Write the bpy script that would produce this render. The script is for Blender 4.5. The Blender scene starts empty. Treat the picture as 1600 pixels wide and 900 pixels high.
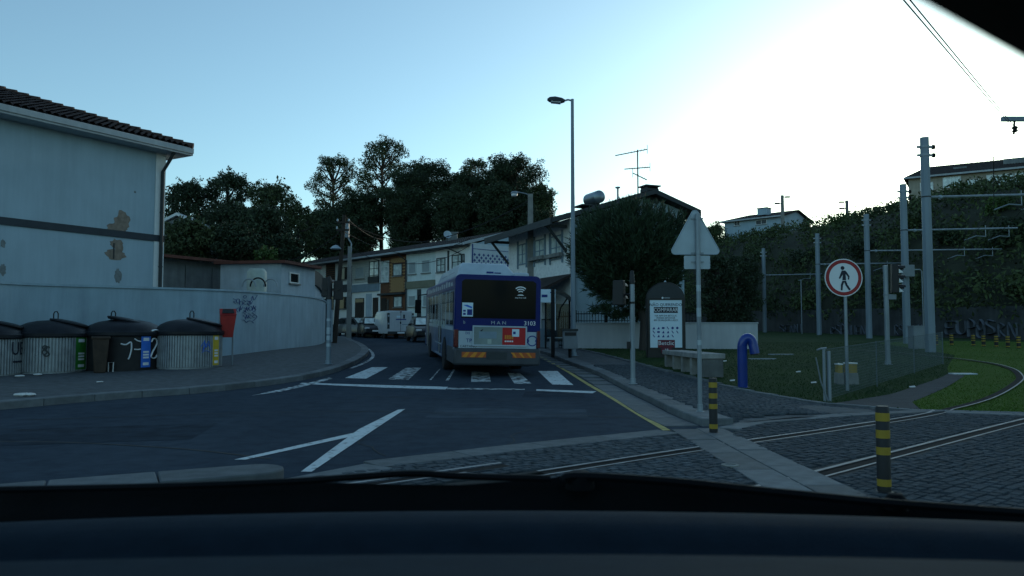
import bpy, bmesh, math, random
import numpy as np
from mathutils import Vector, Matrix
rnd = random.Random(11)
SC = bpy.context.scene
COL = SC.collection
R = math.radians
PI = math.pi

# ------------------------------------------------------------------ camera, sky, sun, exposure
CAM_Z = 1.4
FPX = 1200.0                                   # focal length in pixels of a 1600 px wide picture
PITCH = math.atan(65 / FPX)
cam_d = bpy.data.cameras.new('camera')
cam_d.sensor_width = 36; cam_d.lens = 36 * FPX / 1600
cam_d.clip_start = 0.02; cam_d.clip_end = 3000
cam_d.dof.use_dof = True; cam_d.dof.focus_distance = 24; cam_d.dof.aperture_fstop = 7.5
cam = bpy.data.objects.new('camera', cam_d); COL.objects.link(cam)
cam.location = (0, 0, CAM_Z); cam.rotation_euler = (R(90) + PITCH, 0, 0)
SC.camera = cam

SUN_EL, SUN_AZ = R(8.0), R(31)
world = bpy.data.worlds.new('World'); SC.world = world; world.use_nodes = True
wn = world.node_tree.nodes; wl = world.node_tree.links
bgn = wn['Background']; sky = wn.new('ShaderNodeTexSky'); sky.sky_type = 'NISHITA'
sky.sun_disc = False; sky.sun_elevation = SUN_EL; sky.sun_rotation = SUN_AZ
sky.air_density = 1.0; sky.dust_density = 0.9; sky.ozone_density = 3.0; sky.altitude = 0
tint = wn.new('ShaderNodeMixRGB'); tint.blend_type = 'MULTIPLY'; tint.inputs[0].default_value = 1; tint.inputs[2].default_value = (.82, 1.03, 1.0, 1)
soft = wn.new('ShaderNodeHueSaturation'); soft.inputs['Saturation'].default_value = .8
wl.new(sky.outputs[0], soft.inputs['Color']); wl.new(soft.outputs[0], tint.inputs[1]); wl.new(tint.outputs[0], bgn.inputs[0]); bgn.inputs[1].default_value = 0.15
sun_d = bpy.data.lights.new('sun', 'SUN'); sun_d.energy = .6; sun_d.angle = R(0.5); sun_d.color = (1, .82, .6)
sun = bpy.data.objects.new('sun', sun_d); COL.objects.link(sun)
sdir = Vector((math.sin(SUN_AZ) * math.cos(SUN_EL), math.cos(SUN_AZ) * math.cos(SUN_EL), math.sin(SUN_EL)))
sun.rotation_euler = sdir.to_track_quat('Z', 'Y').to_euler()
SC.view_settings.view_transform = 'Standard'; SC.view_settings.look = 'None'
SC.view_settings.exposure = 0.8; SC.view_settings.gamma = 1

# ------------------------------------------------------------------ where things stand
def sp(x): return math.log1p(math.exp(-abs(x))) + max(x, 0)
def g(y):                                       # the street is level near the car, then climbs
    y = min(y, 78)
    return .036 * sp(y - 19) - .021 * sp(y - 30)
def smooth(t):
    t = max(0, min(1, t)); return t * t * (3 - 2 * t)
def S(x, y):                                    # pavement and lawn level
    return g(y) + .13 * (smooth((y - 10.6) / 2.2) * max(1 - smooth((x - 3.6) / 2.2), smooth((y - 14) / 8)) if x > 0 else 1)
def ray(px, py):
    u = (px - 800) / FPX; v = (450 - py) / FPX
    return Vector((u, math.cos(PITCH) - v * math.sin(PITCH), math.sin(PITCH) + v * math.cos(PITCH)))
def P(px, py, d):                               # the point at distance d (along y) seen there in the photograph
    r = ray(px, py); return Vector((0, 0, CAM_Z)) + r * (d / r.y)
def PX(px, d): return P(px, 515, d).x
def PZ(py, d): return P(800, py, d).z
def hit(px, py, f):
    r = ray(px, py); t = 1.0
    while t < 300:
        q = Vector((0, 0, CAM_Z)) + r * t
        if q.z <= f(q.x, q.y): break
        t += .05
    return Vector((q.x, q.y, f(q.x, q.y)))
def G(px, py): return hit(px, py, lambda x, y: g(y))
def GS(px, py): return hit(px, py, S)

# ------------------------------------------------------------------ materials
MATS = {}
def mat(name, col, rough=.7, var=.12, scale=3.0, bump=0, bscale=60, metal=0, spec=.4, stretch=(1, 1, 1), col2=None, dirt=0, island=0, coat=0):
    m = bpy.data.materials.new(name); m.use_nodes = True; MATS[name] = m
    nt = m.node_tree; n = nt.nodes; l = nt.links; b = n['Principled BSDF']
    b.inputs['Roughness'].default_value = rough; b.inputs['Metallic'].default_value = metal
    b.inputs['Specular IOR Level'].default_value = spec; b.inputs['Coat Weight'].default_value = coat
    tc = n.new('ShaderNodeTexCoord'); mp = n.new('ShaderNodeMapping'); mp.inputs['Scale'].default_value = stretch
    l.new(tc.outputs['Object'], mp.inputs[0])
    no = n.new('ShaderNodeTexNoise'); no.inputs['Scale'].default_value = scale; no.inputs['Detail'].default_value = 6
    l.new(mp.outputs[0], no.inputs['Vector'])
    rp = n.new('ShaderNodeValToRGB'); e = rp.color_ramp.elements
    e[0].position = .3; e[1].position = .7
    c2 = col2 or tuple(min(1, c * (1 + var)) for c in col)
    c1 = col if col2 else tuple(c * (1 - var) for c in col)
    e[0].color = (*c1, 1); e[1].color = (*c2, 1)
    l.new(no.outputs[0], rp.inputs[0]); out = rp.outputs[0]
    if dirt:
        mp2 = n.new('ShaderNodeMapping'); mp2.inputs['Scale'].default_value = (2.2, 2.2, .22); l.new(tc.outputs['Object'], mp2.inputs[0])
        n2 = n.new('ShaderNodeTexNoise'); n2.inputs['Scale'].default_value = 1.6; n2.inputs['Detail'].default_value = 8; n2.inputs['Roughness'].default_value = .65
        l.new(mp2.outputs[0], n2.inputs['Vector'])
        r2 = n.new('ShaderNodeValToRGB'); r2.color_ramp.elements[0].position = .35; r2.color_ramp.elements[1].position = .62
        r2.color_ramp.elements[0].color = (1 - dirt, 1 - dirt, 1 - dirt * .9, 1); r2.color_ramp.elements[1].color = (1, 1, 1, 1)
        l.new(n2.outputs[0], r2.inputs[0])
        mx = n.new('ShaderNodeMixRGB'); mx.blend_type = 'MULTIPLY'; mx.inputs[0].default_value = 1
        l.new(out, mx.inputs[1]); l.new(r2.outputs[0], mx.inputs[2]); out = mx.outputs[0]
    if island:
        ge = n.new('ShaderNodeNewGeometry'); mr = n.new('ShaderNodeMapRange')
        mr.inputs[3].default_value = 1 - island; mr.inputs[4].default_value = 1 + island
        l.new(ge.outputs['Random Per Island'], mr.inputs[0])
        mx = n.new('ShaderNodeMixRGB'); mx.blend_type = 'MULTIPLY'; mx.inputs[0].default_value = 1
        l.new(out, mx.inputs[1]); l.new(mr.outputs[0], mx.inputs[2]); out = mx.outputs[0]
    l.new(out, b.inputs['Base Color'])
    if bump:
        nb = n.new('ShaderNodeTexNoise'); nb.inputs['Scale'].default_value = bscale; nb.inputs['Detail'].default_value = 5
        l.new(mp.outputs[0], nb.inputs['Vector'])
        bp = n.new('ShaderNodeBump'); bp.inputs['Strength'].default_value = bump; bp.inputs['Distance'].default_value = .02
        l.new(nb.outputs[0], bp.inputs['Height']); l.new(bp.outputs[0], b.inputs['Normal'])
    return m
def object_random(m, amount):                   # each stone a little lighter or darker than the next
    nt = m.node_tree; n = nt.nodes; l = nt.links; b = n['Principled BSDF']
    src = b.inputs['Base Color'].links[0].from_socket
    oi = n.new('ShaderNodeObjectInfo'); mr = n.new('ShaderNodeMapRange'); mr.inputs[3].default_value = 1 - amount; mr.inputs[4].default_value = 1 + amount
    l.new(oi.outputs['Random'], mr.inputs[0]); mx = n.new('ShaderNodeMixRGB'); mx.blend_type = 'MULTIPLY'; mx.inputs[0].default_value = 1
    l.new(src, mx.inputs[1]); l.new(mr.outputs[0], mx.inputs[2]); l.new(mx.outputs[0], b.inputs['Base Color'])
    return m

mat('asphalt', (.031, .047, .066), .95, .38, .55, .6, 110, col2=(.052, .072, .094), spec=.08, stretch=(1, .35, 1), dirt=.3)
mat('earth', (.05, .045, .035), .95, .3, .4, .5, 20)
mat('granite', (.125, .14, .145), .8, .2, 6, .35, 90, dirt=.2); object_random(MATS['granite'], .22)
mat('sett', (.066, .08, .091), .88, .3, 9, .6, 70, island=.22, spec=.15); object_random(MATS['sett'], .2)
mat('joint', (.032, .035, .035), .95, .4, 6, .4, 60)
mat('paving', (.07, .08, .086), .85, .35, 5, .9, 26)
mat('path', (.035, .038, .042), .9, .25, 3, .5, 60)
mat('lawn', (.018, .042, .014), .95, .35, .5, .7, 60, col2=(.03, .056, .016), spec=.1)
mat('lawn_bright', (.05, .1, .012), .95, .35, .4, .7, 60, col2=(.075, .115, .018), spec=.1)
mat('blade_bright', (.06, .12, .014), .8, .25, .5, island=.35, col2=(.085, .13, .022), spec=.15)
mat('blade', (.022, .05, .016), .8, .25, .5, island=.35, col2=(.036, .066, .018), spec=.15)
mat('paint_white', (.12, .13, .13), .8, .2, 9, .3, 80, col2=(.6, .66, .66), dirt=.15); MATS['paint_white'].node_tree.nodes['Color Ramp'].color_ramp.elements[0].position = .33; MATS['paint_white'].node_tree.nodes['Color Ramp'].color_ramp.elements[1].position = .43
mat('paint_worn', (.035, .04, .046), .85, .9, 7, .3, 80, col2=(.55, .6, .6)); MATS['paint_worn'].node_tree.nodes['Color Ramp'].color_ramp.elements[0].position = .42; MATS['paint_worn'].node_tree.nodes['Color Ramp'].color_ramp.elements[1].position = .56
mat('paint_yellow', (.4, .33, .1), .8, .3, 5, .3, 80)
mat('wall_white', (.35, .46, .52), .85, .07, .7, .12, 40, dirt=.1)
mat('wall_dirty', (.32, .43, .49), .9, .12, .9, .25, 30, dirt=.16)
mat('wall_garden', (.5, .52, .53), .88, .06, 1.5, .12, 40, dirt=.12)
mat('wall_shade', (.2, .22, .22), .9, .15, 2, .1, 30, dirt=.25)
mat('wall_blue', (.42, .5, .55), .9, .08, 2, .1, 30, dirt=.15)
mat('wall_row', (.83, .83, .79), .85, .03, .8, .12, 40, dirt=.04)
mat('wall_teal', (.66, .74, .71), .9, .06, 2, .1, 30, dirt=.1)
mat('wall_olive', (.2, .2, .14), .9, .1, 2, .1, 30)
mat('wall_beige', (.36, .32, .25), .9, .1, 2, .1, 30, dirt=.15)
mat('wall_ochre', (.34, .2, .085), .7, .3, 5, .3, 20, island=.3)
mat('wall_brown', (.14, .06, .03), .8, .2, 3, .2, 30)
mat('wall_stone', (.82, .82, .78), .75, .12, 9, .4, 14, dirt=.04)
mat('board_grey', (.42, .44, .4), .8, .1, 3, .1, 40)
mat('band_dark', (.035, .045, .055), .8, .1, 3)
mat('band_blue', (.2, .27, .32), .8, .1, 3)
mat('plaster_bare', (.24, .19, .15), .95, .25, 6, .5, 40)
mat('plaster_grey', (.18, .2, .2), .95, .25, 6, .5, 40)
mat('roof_tile', (.055, .032, .026), .9, .4, 2.5, .4, 30, island=.3); object_random(MATS['roof_tile'], .35)
mat('roof_dark', (.034, .026, .024), .9, .35, 1.5, .4, 30)
mat('roof_red', (.11, .04, .03), .85, .3, 2, .3, 30)
mat('fascia', (.42, .45, .46), .8, .1, 2, dirt=.15)
mat('trim_dark', (.03, .037, .04), .6, .15, 4)
mat('trim_white', (.68, .7, .69), .6, .05, 4)
mat('glass', (.012, .016, .018), .06, .1, 1, spec=.5)
mat('tinted_glass', (.006, .008, .009), .12, .2, 1, spec=.12)
mat('glass_dull', (.03, .035, .04), .25, .3, 1, spec=.6)
mat('shutter', (.33, .38, .38), .6, .08, 4)
mat('painted_sky_glass', (.62, .68, .64), .08, .35, 2.5, spec=.9)  # pale base colour stands in for bright sky reflected in the panes
mat('azulejo', (.5, .55, .58), .35, .05, 3)
mat('azulejo_blue', (.03, .06, .2), .35, .1, 3)
mat('galv', (.24, .28, .31), .45, .2, 5, .1, 40, metal=.35, stretch=(1, 1, .2))
mat('pole_grey', (.2, .25, .29), .55, .14, 2, .08, 40, metal=.15, stretch=(1, 1, .2))
mat('concrete', (.24, .24, .22), .9, .18, 4, .4, 50, dirt=.2)
mat('wood_dark', (.035, .028, .022), .9, .3, 3, .3, 40, stretch=(1, 1, .15))
mat('iron', (.014, .016, .018), .6, .2, 5, spec=.15)
mat('black_plastic', (.006, .007, .008), .7, .3, 4, .1, 60, spec=.1)
mat('lid_plastic', (.012, .014, .018), .45, .35, 3, .08, 40, spec=.25)
mat('bin_metal', (.32, .35, .36), .5, .18, 5, metal=.3, dirt=.25)
mat('bin_black', (.014, .014, .015), .6, .3, 5)
mat('green_label', (.03, .2, .03), .5, .15, 6)
mat('blue_label', (.03, .16, .62), .5, .1, 6)
mat('yellow_label', (.6, .42, .03), .5, .1, 6)
mat('pale_label', (.36, .42, .38), .5, .1, 6)
mat('white_print', (.75, .77, .78), .6, .05, 6)
mat('dark_print', (.012, .015, .03), .6, .05, 6)
mat('ink_blue', (.014, .035, .2), .7, .2, 6)
mat('brown_plastic', (.045, .03, .02), .7, .3, 4)
mat('red_bin', (.36, .022, .018), .45, .15, 5, spec=.5)
mat('litter', (.6, .6, .58), .8, .1, 6)
mat('bus_blue', (.002, .011, .12), .35, .1, 2, spec=.25)
mat('bus_white', (.4, .48, .54), .35, .06, 3, dirt=.1, coat=.2)
mat('bus_silver', (.075, .125, .22), .35, .3, 1.2, dirt=.3, spec=.3)
mat('bus_bumper', (.05, .057, .065), .55, .15, 4, dirt=.2)
mat('lamp_red', (.1, .006, .01), .2, .2, 20, spec=.6)
mat('reflector', (.62, .22, .02), .4, .1, 9)
mat('reflector_red', (.42, .09, .02), .4, .1, 9)
mat('rubber', (.012, .012, .013), .85, .2, 8)
mat('rim', (.2, .21, .22), .45, .2, 6, metal=.5)
mat('ad_grey', (.2, .25, .24), .5, .2, 2)
mat('ad_red', (.42, .012, .014), .5, .05, 2)
mat('ad_white', (.6, .74, .82), .4, .03, 2)
mat('logo_red', (.12, .012, .03), .5, .05, 2)
mat('mupi_dark', (.013, .014, .015), .4, .2, 5)
mat('sign_back', (.36, .43, .47), .5, .1, 4, metal=.3)
mat('sign_white', (.72, .75, .76), .5, .03, 4)
mat('sign_red', (.3, .016, .018), .5, .05, 4)
mat('band_yellow', (.33, .22, .02), .5, .12, 8)
mat('band_black', (.014, .014, .015), .55, .2, 8)
mat('blue_pipe', (.006, .035, .22), .3, .1, 3, coat=.3)
mat('rail_top', (.3, .29, .285), .6, .25, 5, metal=.1, spec=.15)
mat('rail_side', (.02, .02, .02), .9, .3, 6, spec=.08)
mat('car_dark', (.012, .014, .018), .3, .1, 3, spec=.3)
mat('car_grey', (.05, .055, .06), .25, .1, 3, coat=.5)
mat('van_white', (.5, .53, .55), .35, .05, 3, coat=.3, dirt=.1)
mat('headlamp', (.6, .63, .65), .1, .1, 20, spec=.8)
mat('leaf_dark', (.028, .045, .02), .75, .3, .35, island=.5)
mat('leaf_mid', (.04, .062, .025), .75, .3, .35, island=.5, col2=(.055, .075, .025))
mat('leaf_hill', (.035, .056, .02), .8, .35, .16, island=.5, col2=(.065, .09, .03))
mat('leaf_bright', (.06, .11, .025), .7, .25, .6, island=.4)
mat('needle', (.03, .056, .026), .75, .3, .8, island=.45)
mat('bark', (.06, .05, .042), .95, .3, 3, .6, 30, stretch=(1, 1, .2))
mat('tank', (.2, .25, .28), .35, .1, 3, metal=.7)
mat('lamp_glass', (.7, .72, .74), .3, .1, 6)
mat('graffiti_wall', (.055, .06, .06), .9, .3, 1, .3, 20, dirt=.3)
mat('graffiti_pale', (.13, .15, .18), .85, .25, 2)
mat('hill_earth', (.022, .026, .014), .95, .4, .4, .6, 8)
mat('dash', (.012, .022, .033), .75, .12, 30, .25, 500, spec=.06)
mat('car_lining', (.02, .02, .021), .85, .1, 30, .2, 300)
mat('cabinet', (.2, .23, .25), .6, .1, 4)
mat('bench_shaded', (.13, .135, .13), .9, .2, 4, .4, 50, dirt=.3)  # darker bench stone, the shade of the end face put into its colour
mat('bench_stone', (.3, .3, .28), .85, .2, 4, .4, 50, dirt=.35)
mat('signal_black', (.01, .01, .011), .5, .1, 8)
mat('mesh_dark', (.12, .15, .16), .8, .1, 4, spec=.1)
mat('lens_grey', (.05, .05, .05), .2, .2, 20, spec=.7)
mat('pavilion_canopy', (.018, .02, .022), .4, .2, 4)
mat('gate_grey', (.32, .36, .38), .7, .1, 3, dirt=.15)
mat('asphalt_patch', (.029, .041, .056), .95, .3, 3, .6, 120, spec=.08)
mat('asphalt_pale', (.052, .07, .09), .95, .3, 2, .6, 120, spec=.08)
def clear_glass(name):
    m = bpy.data.materials.new(name); m.use_nodes = True; n = m.node_tree.nodes; n.clear(); MATS[name] = m
    o = n.new('ShaderNodeOutputMaterial'); t = n.new('ShaderNodeBsdfTransparent'); t.inputs[0].default_value = (.97, .985, .98, 1)
    m.node_tree.links.new(t.outputs[0], o.inputs[0])
clear_glass('windscreen_glass')
def shelter_glass(name):
    m = bpy.data.materials.new(name); m.use_nodes = True; n = m.node_tree.nodes; n.clear(); MATS[name] = m; l = m.node_tree.links
    o = n.new('ShaderNodeOutputMaterial'); t = n.new('ShaderNodeBsdfTransparent'); t.inputs[0].default_value = (.4, .46, .47, 1)
    gl = n.new('ShaderNodeBsdfGlossy'); gl.inputs['Roughness'].default_value = .05; mx = n.new('ShaderNodeMixShader'); mx.inputs[0].default_value = .02
    l.new(t.outputs[0], mx.inputs[1]); l.new(gl.outputs[0], mx.inputs[2]); l.new(mx.outputs[0], o.inputs[0])
shelter_glass('shelter_glass')

# ------------------------------------------------------------------ objects
def tag(o, label=None, cat=None, group=None, kind=None):
    if label: o['label'] = label
    if cat: o['category'] = cat
    if group: o['group'] = group
    if kind: o['kind'] = kind
    return o
def thing(name, label, cat, loc=(0, 0, 0), rz=0, group=None, kind=None):
    o = bpy.data.objects.new(name, None); COL.objects.link(o); o.empty_display_size = .2
    o.location = loc; o.rotation_euler = (0, 0, rz)
    return tag(o, label, cat, group, kind)
def link(name, me, parent=None, loc=None, rot=None):
    o = bpy.data.objects.new(name, me); COL.objects.link(o); o.parent = parent
    if loc is not None: o.location = loc
    if rot is not None: o.rotation_euler = rot
    return o
def copy_tree(o, parent=None):
    c = o.copy(); COL.objects.link(c); c.parent = parent
    for k in list(o.children): copy_tree(k, c)
    return c

class MB:
    """collects shapes, then links them as one mesh object"""
    def __init__(s, M=None): s.v = []; s.f = []; s.M = M; s.mi = []; s.cur = 0
    def add(s, vs, fs):
        b = len(s.v)
        s.v += [tuple(s.M @ Vector(p)) if s.M else tuple(p) for p in vs]
        s.f += [tuple(i + b for i in f) for f in fs]; s.mi += [s.cur] * len(fs); return s
    def box(s, x0, x1, y0, y1, z0, z1, taper=0):
        t = taper
        return s.add([(x0, y0, z0), (x1, y0, z0), (x1, y1, z0), (x0, y1, z0), (x0 + t, y0 + t, z1), (x1 - t, y0 + t, z1), (x1 - t, y1 - t, z1), (x0 + t, y1 - t, z1)],
                     [(3, 2, 1, 0), (4, 5, 6, 7), (0, 1, 5, 4), (1, 2, 6, 5), (2, 3, 7, 6), (3, 0, 4, 7)])
    def prism(s, pts, off):                     # polygon (3-d points) pushed along off
        n = len(pts); off = Vector(off); a = [Vector(p) for p in pts]; b = [p + off for p in a]
        return s.add(a + b, [tuple(range(n))[::-1], tuple(range(n, 2 * n))] + [(i, (i + 1) % n, n + (i + 1) % n, n + i) for i in range(n)])
    def quad(s, *p): return s.add(p, [tuple(range(len(p)))])
    def tube(s, pts, r, n=8, cap=True, flat=1):
        pts = [Vector(p) for p in pts]; rs = r if isinstance(r, (list, tuple)) else [r] * len(pts)
        vs = []; fs = []; up = Vector((0, 0, 1)); prev = None
        for i, p in enumerate(pts):
            t = (pts[min(i + 1, len(pts) - 1)] - pts[max(i - 1, 0)]).normalized()
            a = prev - t * prev.dot(t) if prev else (up.cross(t) if abs(t.z) < .95 else Vector((1, 0, 0)) - t * t.x)
            a.normalize(); prev = a; b = t.cross(a)
            vs += [p + (a * math.cos(2 * PI * k / n) + b * math.sin(2 * PI * k / n) * flat) * rs[i] for k in range(n)]
        for i in range(len(pts) - 1):
            fs += [(i * n + k, i * n + (k + 1) % n, (i + 1) * n + (k + 1) % n, (i + 1) * n + k) for k in range(n)]
        if cap: fs += [tuple(range(n))[::-1], tuple(range((len(pts) - 1) * n, len(pts) * n))]
        return s.add(vs, fs)
    def lathe(s, prof, c=(0, 0, 0), n=32, a0=0, a1=2 * PI, mod=None, cap=True):
        full = abs(a1 - a0 - 2 * PI) < 1e-6; m = n if full else n + 1; vs = []; fs = []
        for r, z in prof:
            for k in range(m):
                a = a0 + (a1 - a0) * k / n; q = r + (mod(k, z) if mod else 0)
                vs.append((c[0] + q * math.cos(a), c[1] + q * math.sin(a), c[2] + z))
        for i in range(len(prof) - 1):
            for k in range(n):
                k2 = (k + 1) % m; fs.append((i * m + k, i * m + k2, (i + 1) * m + k2, (i + 1) * m + k))
        if full and cap:
            if prof[0][0] > .001: fs.append(tuple(range(m))[::-1])
            if prof[-1][0] > .001: fs.append(tuple(range((len(prof) - 1) * m, len(prof) * m)))
        return s.add(vs, fs)
    def mesh(s, name, mats, angle=38):
        me = bpy.data.meshes.new(name); me.from_pydata(s.v, [], s.f)
        for m in (mats if isinstance(mats, (list, tuple)) else [mats]): me.materials.append(MATS[m])
        if any(s.mi): me.polygons.foreach_set('material_index', s.mi)
        me.validate(); me.update()
        bm = bmesh.new(); bm.from_mesh(me); bmesh.ops.recalc_face_normals(bm, faces=bm.faces); bm.to_mesh(me); bm.free()
        me.polygons.foreach_set('use_smooth', [True] * len(me.polygons)); me.set_sharp_from_angle(angle=R(angle))
        return me
    def build(s, name, mats, parent=None, world=False, bev=0, angle=38):
        if world and parent:
            inv = parent.matrix_basis.inverted(); s.v = [tuple(inv @ Vector(p)) for p in s.v]
        o = link(name, s.mesh(name, mats, angle), parent)
        if bev:
            b = o.modifiers.new('edge', 'BEVEL'); b.width = bev; b.segments = 2; b.limit_method = 'ANGLE'
        return o
def one(name, mb, mats, label, cat, group=None, bev=0, loc=None):
    """a thing that is a single mesh, origin at its base"""
    c = Vector(loc) if loc is not None else Vector((sum(p[0] for p in mb.v) / len(mb.v), sum(p[1] for p in mb.v) / len(mb.v), min(p[2] for p in mb.v)))
    if loc is None: mb.v = [tuple(Vector(p) - c) for p in mb.v]
    o = mb.build(name, mats, None, bev=bev); o.location = c
    return tag(o, label, cat, group)

def sheet(name, poly, zf, m, kind='structure', parent=None, step=1.0):
    """a ground sheet: polygon in plan, cut every step metres and laid on the ground"""
    bm = bmesh.new(); vs = [bm.verts.new((p[0], p[1], 0)) for p in poly]; bm.faces.new(vs)
    ys = [p[1] for p in poly]; xs = [p[0] for p in poly]
    y = math.floor(min(ys)) + step
    while y < min(max(ys), 80):
        bmesh.ops.bisect_plane(bm, geom=bm.verts[:] + bm.edges[:] + bm.faces[:], plane_co=(0, y, 0), plane_no=(0, 1, 0)); y += step
    bmesh.ops.triangulate(bm, faces=bm.faces)
    for v in bm.verts: v.co.z = zf(v.co.x, v.co.y)
    bmesh.ops.recalc_face_normals(bm, faces=bm.faces)
    if sum(f.normal.z for f in bm.faces) < 0: bmesh.ops.reverse_faces(bm, faces=bm.faces)
    me = bpy.data.meshes.new(name); bm.to_mesh(me); bm.free(); me.materials.append(MATS[m])
    o = link(name, me, parent)
    if kind and not parent: o['kind'] = kind
    return o
def inside(p, poly):
    c = False; j = len(poly) - 1
    for i in range(len(poly)):
        a, b = poly[i], poly[j]
        if (a[1] > p[1]) != (b[1] > p[1]) and p[0] < (b[0] - a[0]) * (p[1] - a[1]) / (b[1] - a[1]) + a[0]: c = not c
        j = i
    return c
def along(pts, step, off=0):
    """points every step along a polyline: (point, heading)"""
    out = []; d = off
    for a, b in zip(pts, pts[1:]):
        a = Vector(a[:2]); b = Vector(b[:2]); L = (b - a).length
        while d <= L:
            out.append((a + (b - a) * (d / L), math.atan2(b.y - a.y, b.x - a.x))); d += step
        d -= L
    return out
def curve(pts, n=8):
    """a smooth line through points"""
    pts = [Vector(p) for p in pts]; out = []
    for i in range(len(pts) - 1):
        p0 = pts[max(i - 1, 0)]; p1 = pts[i]; p2 = pts[i + 1]; p3 = pts[min(i + 2, len(pts) - 1)]
        for k in range(n):
            t = k / n
            out.append(.5 * ((2 * p1) + (p2 - p0) * t + (2 * p0 - 5 * p1 + 4 * p2 - p3) * t * t + (3 * p1 - p0 - 3 * p2 + p3) * t ** 3))
    return out + [pts[-1]]
def offset(pts, w):
    out = []
    for i, p in enumerate(pts):
        t = (pts[min(i + 1, len(pts) - 1)] - pts[max(i - 1, 0)]); t = Vector((t[0], t[1], 0)).normalized()
        out.append(Vector((p[0] - t.y * w, p[1] + t.x * w, 0)))
    return out
def ribbon(name, pts, w, zf, m, parent=None, shift=0):
    a = offset(pts, shift - w / 2); b = offset(pts, shift + w / 2); mb = MB()
    vs = [(p.x, p.y, zf(p.x, p.y)) for p in a] + [(p.x, p.y, zf(p.x, p.y)) for p in b]; n = len(a)
    mb.add(vs, [(i, i + 1, n + i + 1, n + i) for i in range(n - 1)])
    return mb.build(name, m, parent)

FONT = None
def text(s, size, depth=.004, align='CENTER', squash=1):
    cu = bpy.data.curves.new('letters', 'FONT'); cu.body = s; cu.size = size; cu.align_x = align; cu.align_y = 'CENTER'; cu.extrude = depth; cu.resolution_u = 2
    o = bpy.data.objects.new('letters', cu); COL.objects.link(o)
    dg = bpy.context.evaluated_depsgraph_get(); me = bpy.data.meshes.new_from_object(o.evaluated_get(dg))
    bpy.data.objects.remove(o); bpy.data.curves.remove(cu); me.materials.clear()
    if squash != 1: me.transform(Matrix.Diagonal((squash, 1, 1, 1)))
    return me
UPRIGHT = Matrix.Rotation(R(90), 4, 'X')
def letters(name, s, size, m, parent, loc, rz=0, bold=0, squash=1, depth=.004, bend=None):
    me = text(s, size, depth, squash=squash); me.transform(UPRIGHT); me.materials.append(MATS[m])
    if bend:                                     # wrapped round a drum of that radius, front towards -y
        for v in me.vertices:
            a = v.co.x / bend; rr = bend - v.co.y
            v.co.x = math.sin(a) * rr; v.co.y = -math.cos(a) * rr
    return link(name, me, parent, loc, (0, 0, rz))

def leaf_object(name, C, A, B, m, parent=None):
    """one mesh of many small leaves: centre, long half-axis and short half-axis of each"""
    n = len(C); v = np.empty((n, 4, 3), np.float32)
    v[:, 0] = C - A; v[:, 1] = C + B; v[:, 2] = C + A; v[:, 3] = C - B
    me = bpy.data.meshes.new(name); me.vertices.add(4 * n); me.vertices.foreach_set('co', v.ravel())
    me.loops.add(4 * n); me.loops.foreach_set('vertex_index', np.arange(4 * n, dtype=np.int32))
    me.polygons.add(n); me.polygons.foreach_set('loop_start', np.arange(0, 4 * n, 4, dtype=np.int32)); me.polygons.foreach_set('loop_total', np.full(n, 4, np.int32))
    me.update(calc_edges=True); me.materials.append(MATS[m])
    return link(name, me, parent)
NR = np.random.default_rng(5)
def unit(n):
    a = NR.normal(size=(n, 3)); return a / np.linalg.norm(a, axis=1, keepdims=True)
def leaf_axes(n, size, aspect=.5, bias=None):
    a = unit(n)
    if bias is not None: a = a + bias; a /= np.linalg.norm(a, axis=1, keepdims=True)
    b = np.cross(a, unit(n)); b /= np.linalg.norm(b, axis=1, keepdims=True) + 1e-9
    s = size * NR.uniform(.6, 1.35, (n, 1))
    return a * s * .5, b * s * .5 * aspect
def blob_points(c, rad, n, shell=.45):
    d = unit(n); r = NR.uniform(shell, 1, (n, 1)) ** .7
    return np.array(c) + d * r * np.array(rad)

# ================================================================== THE GROUND
def far_g(x, y): return g(y)
terr = []
ys = [-60, -10, 0, 10] + list(range(15, 80, 2)) + [110, 200, 400, 900]
mb = MB(); xs = [-900, -300, -100, -40, 0, 40, 100, 300, 900]
for y in ys:
    for x in xs: mb.v.append((x, y, g(y) - .05 - (.0 if y < 900 else .0)))
nx = len(xs)
for j in range(len(ys) - 1):
    for i in range(nx - 1): mb.f.append((j * nx + i, j * nx + i + 1, (j + 1) * nx + i + 1, (j + 1) * nx + i)); mb.mi.append(0)
tag(mb.build('ground', 'earth'), kind='structure')

road = sheet('road', [(-45, -6), (14, -6), (14, 10), (7, 30), (0, 52), (-20, 75), (-60, 78), (-60, 30)], lambda x, y: g(y), 'asphalt')
MARK = .006
def marking(name, pxs, m='paint_white', z=MARK):
    q = [G(*p) for p in pxs]
    return sheet(name, q, lambda x, y: g(y) + z, m, parent=road)
for k, q in enumerate([((539, 591), (572, 592), (606, 574), (581, 574)), ((606, 593), (638, 594), (658, 575), (634, 575)),
          ((736, 597), (767, 597), (764, 582), (737, 581)), ((804, 600), (831, 600), (813, 584), (793, 583)), ((863, 601), (896, 602), (871, 580), (841, 580))]):
    marking('crosswalk_stripe', q, 'paint_white' if k in (0, 4) else 'paint_worn')
for q in [((671, 594), (674, 594), (688, 577), (686, 577)), ((696, 595), (701, 595), (711, 578), (708, 578))]: marking('crosswalk_stripe', q, 'paint_worn')
marking('stop_line', ((468, 600), (472, 598.5), (700, 605), (696, 609), (600, 606)))
marking('stop_line', ((698, 606.4), (820, 608.2), (820, 609.6), (698, 608.6)), 'paint_worn')
marking('stop_line', ((838, 608.6), (932, 612), (926, 615), (838, 611)))
marking('divider_line', ((470, 738), (487, 738), (585, 672), (633, 640), (622, 641), (560, 672)))
marking('divider_line', ((366, 719), (384, 719), (558, 681), (563, 676), (553, 677)), z=.0065)
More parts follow.
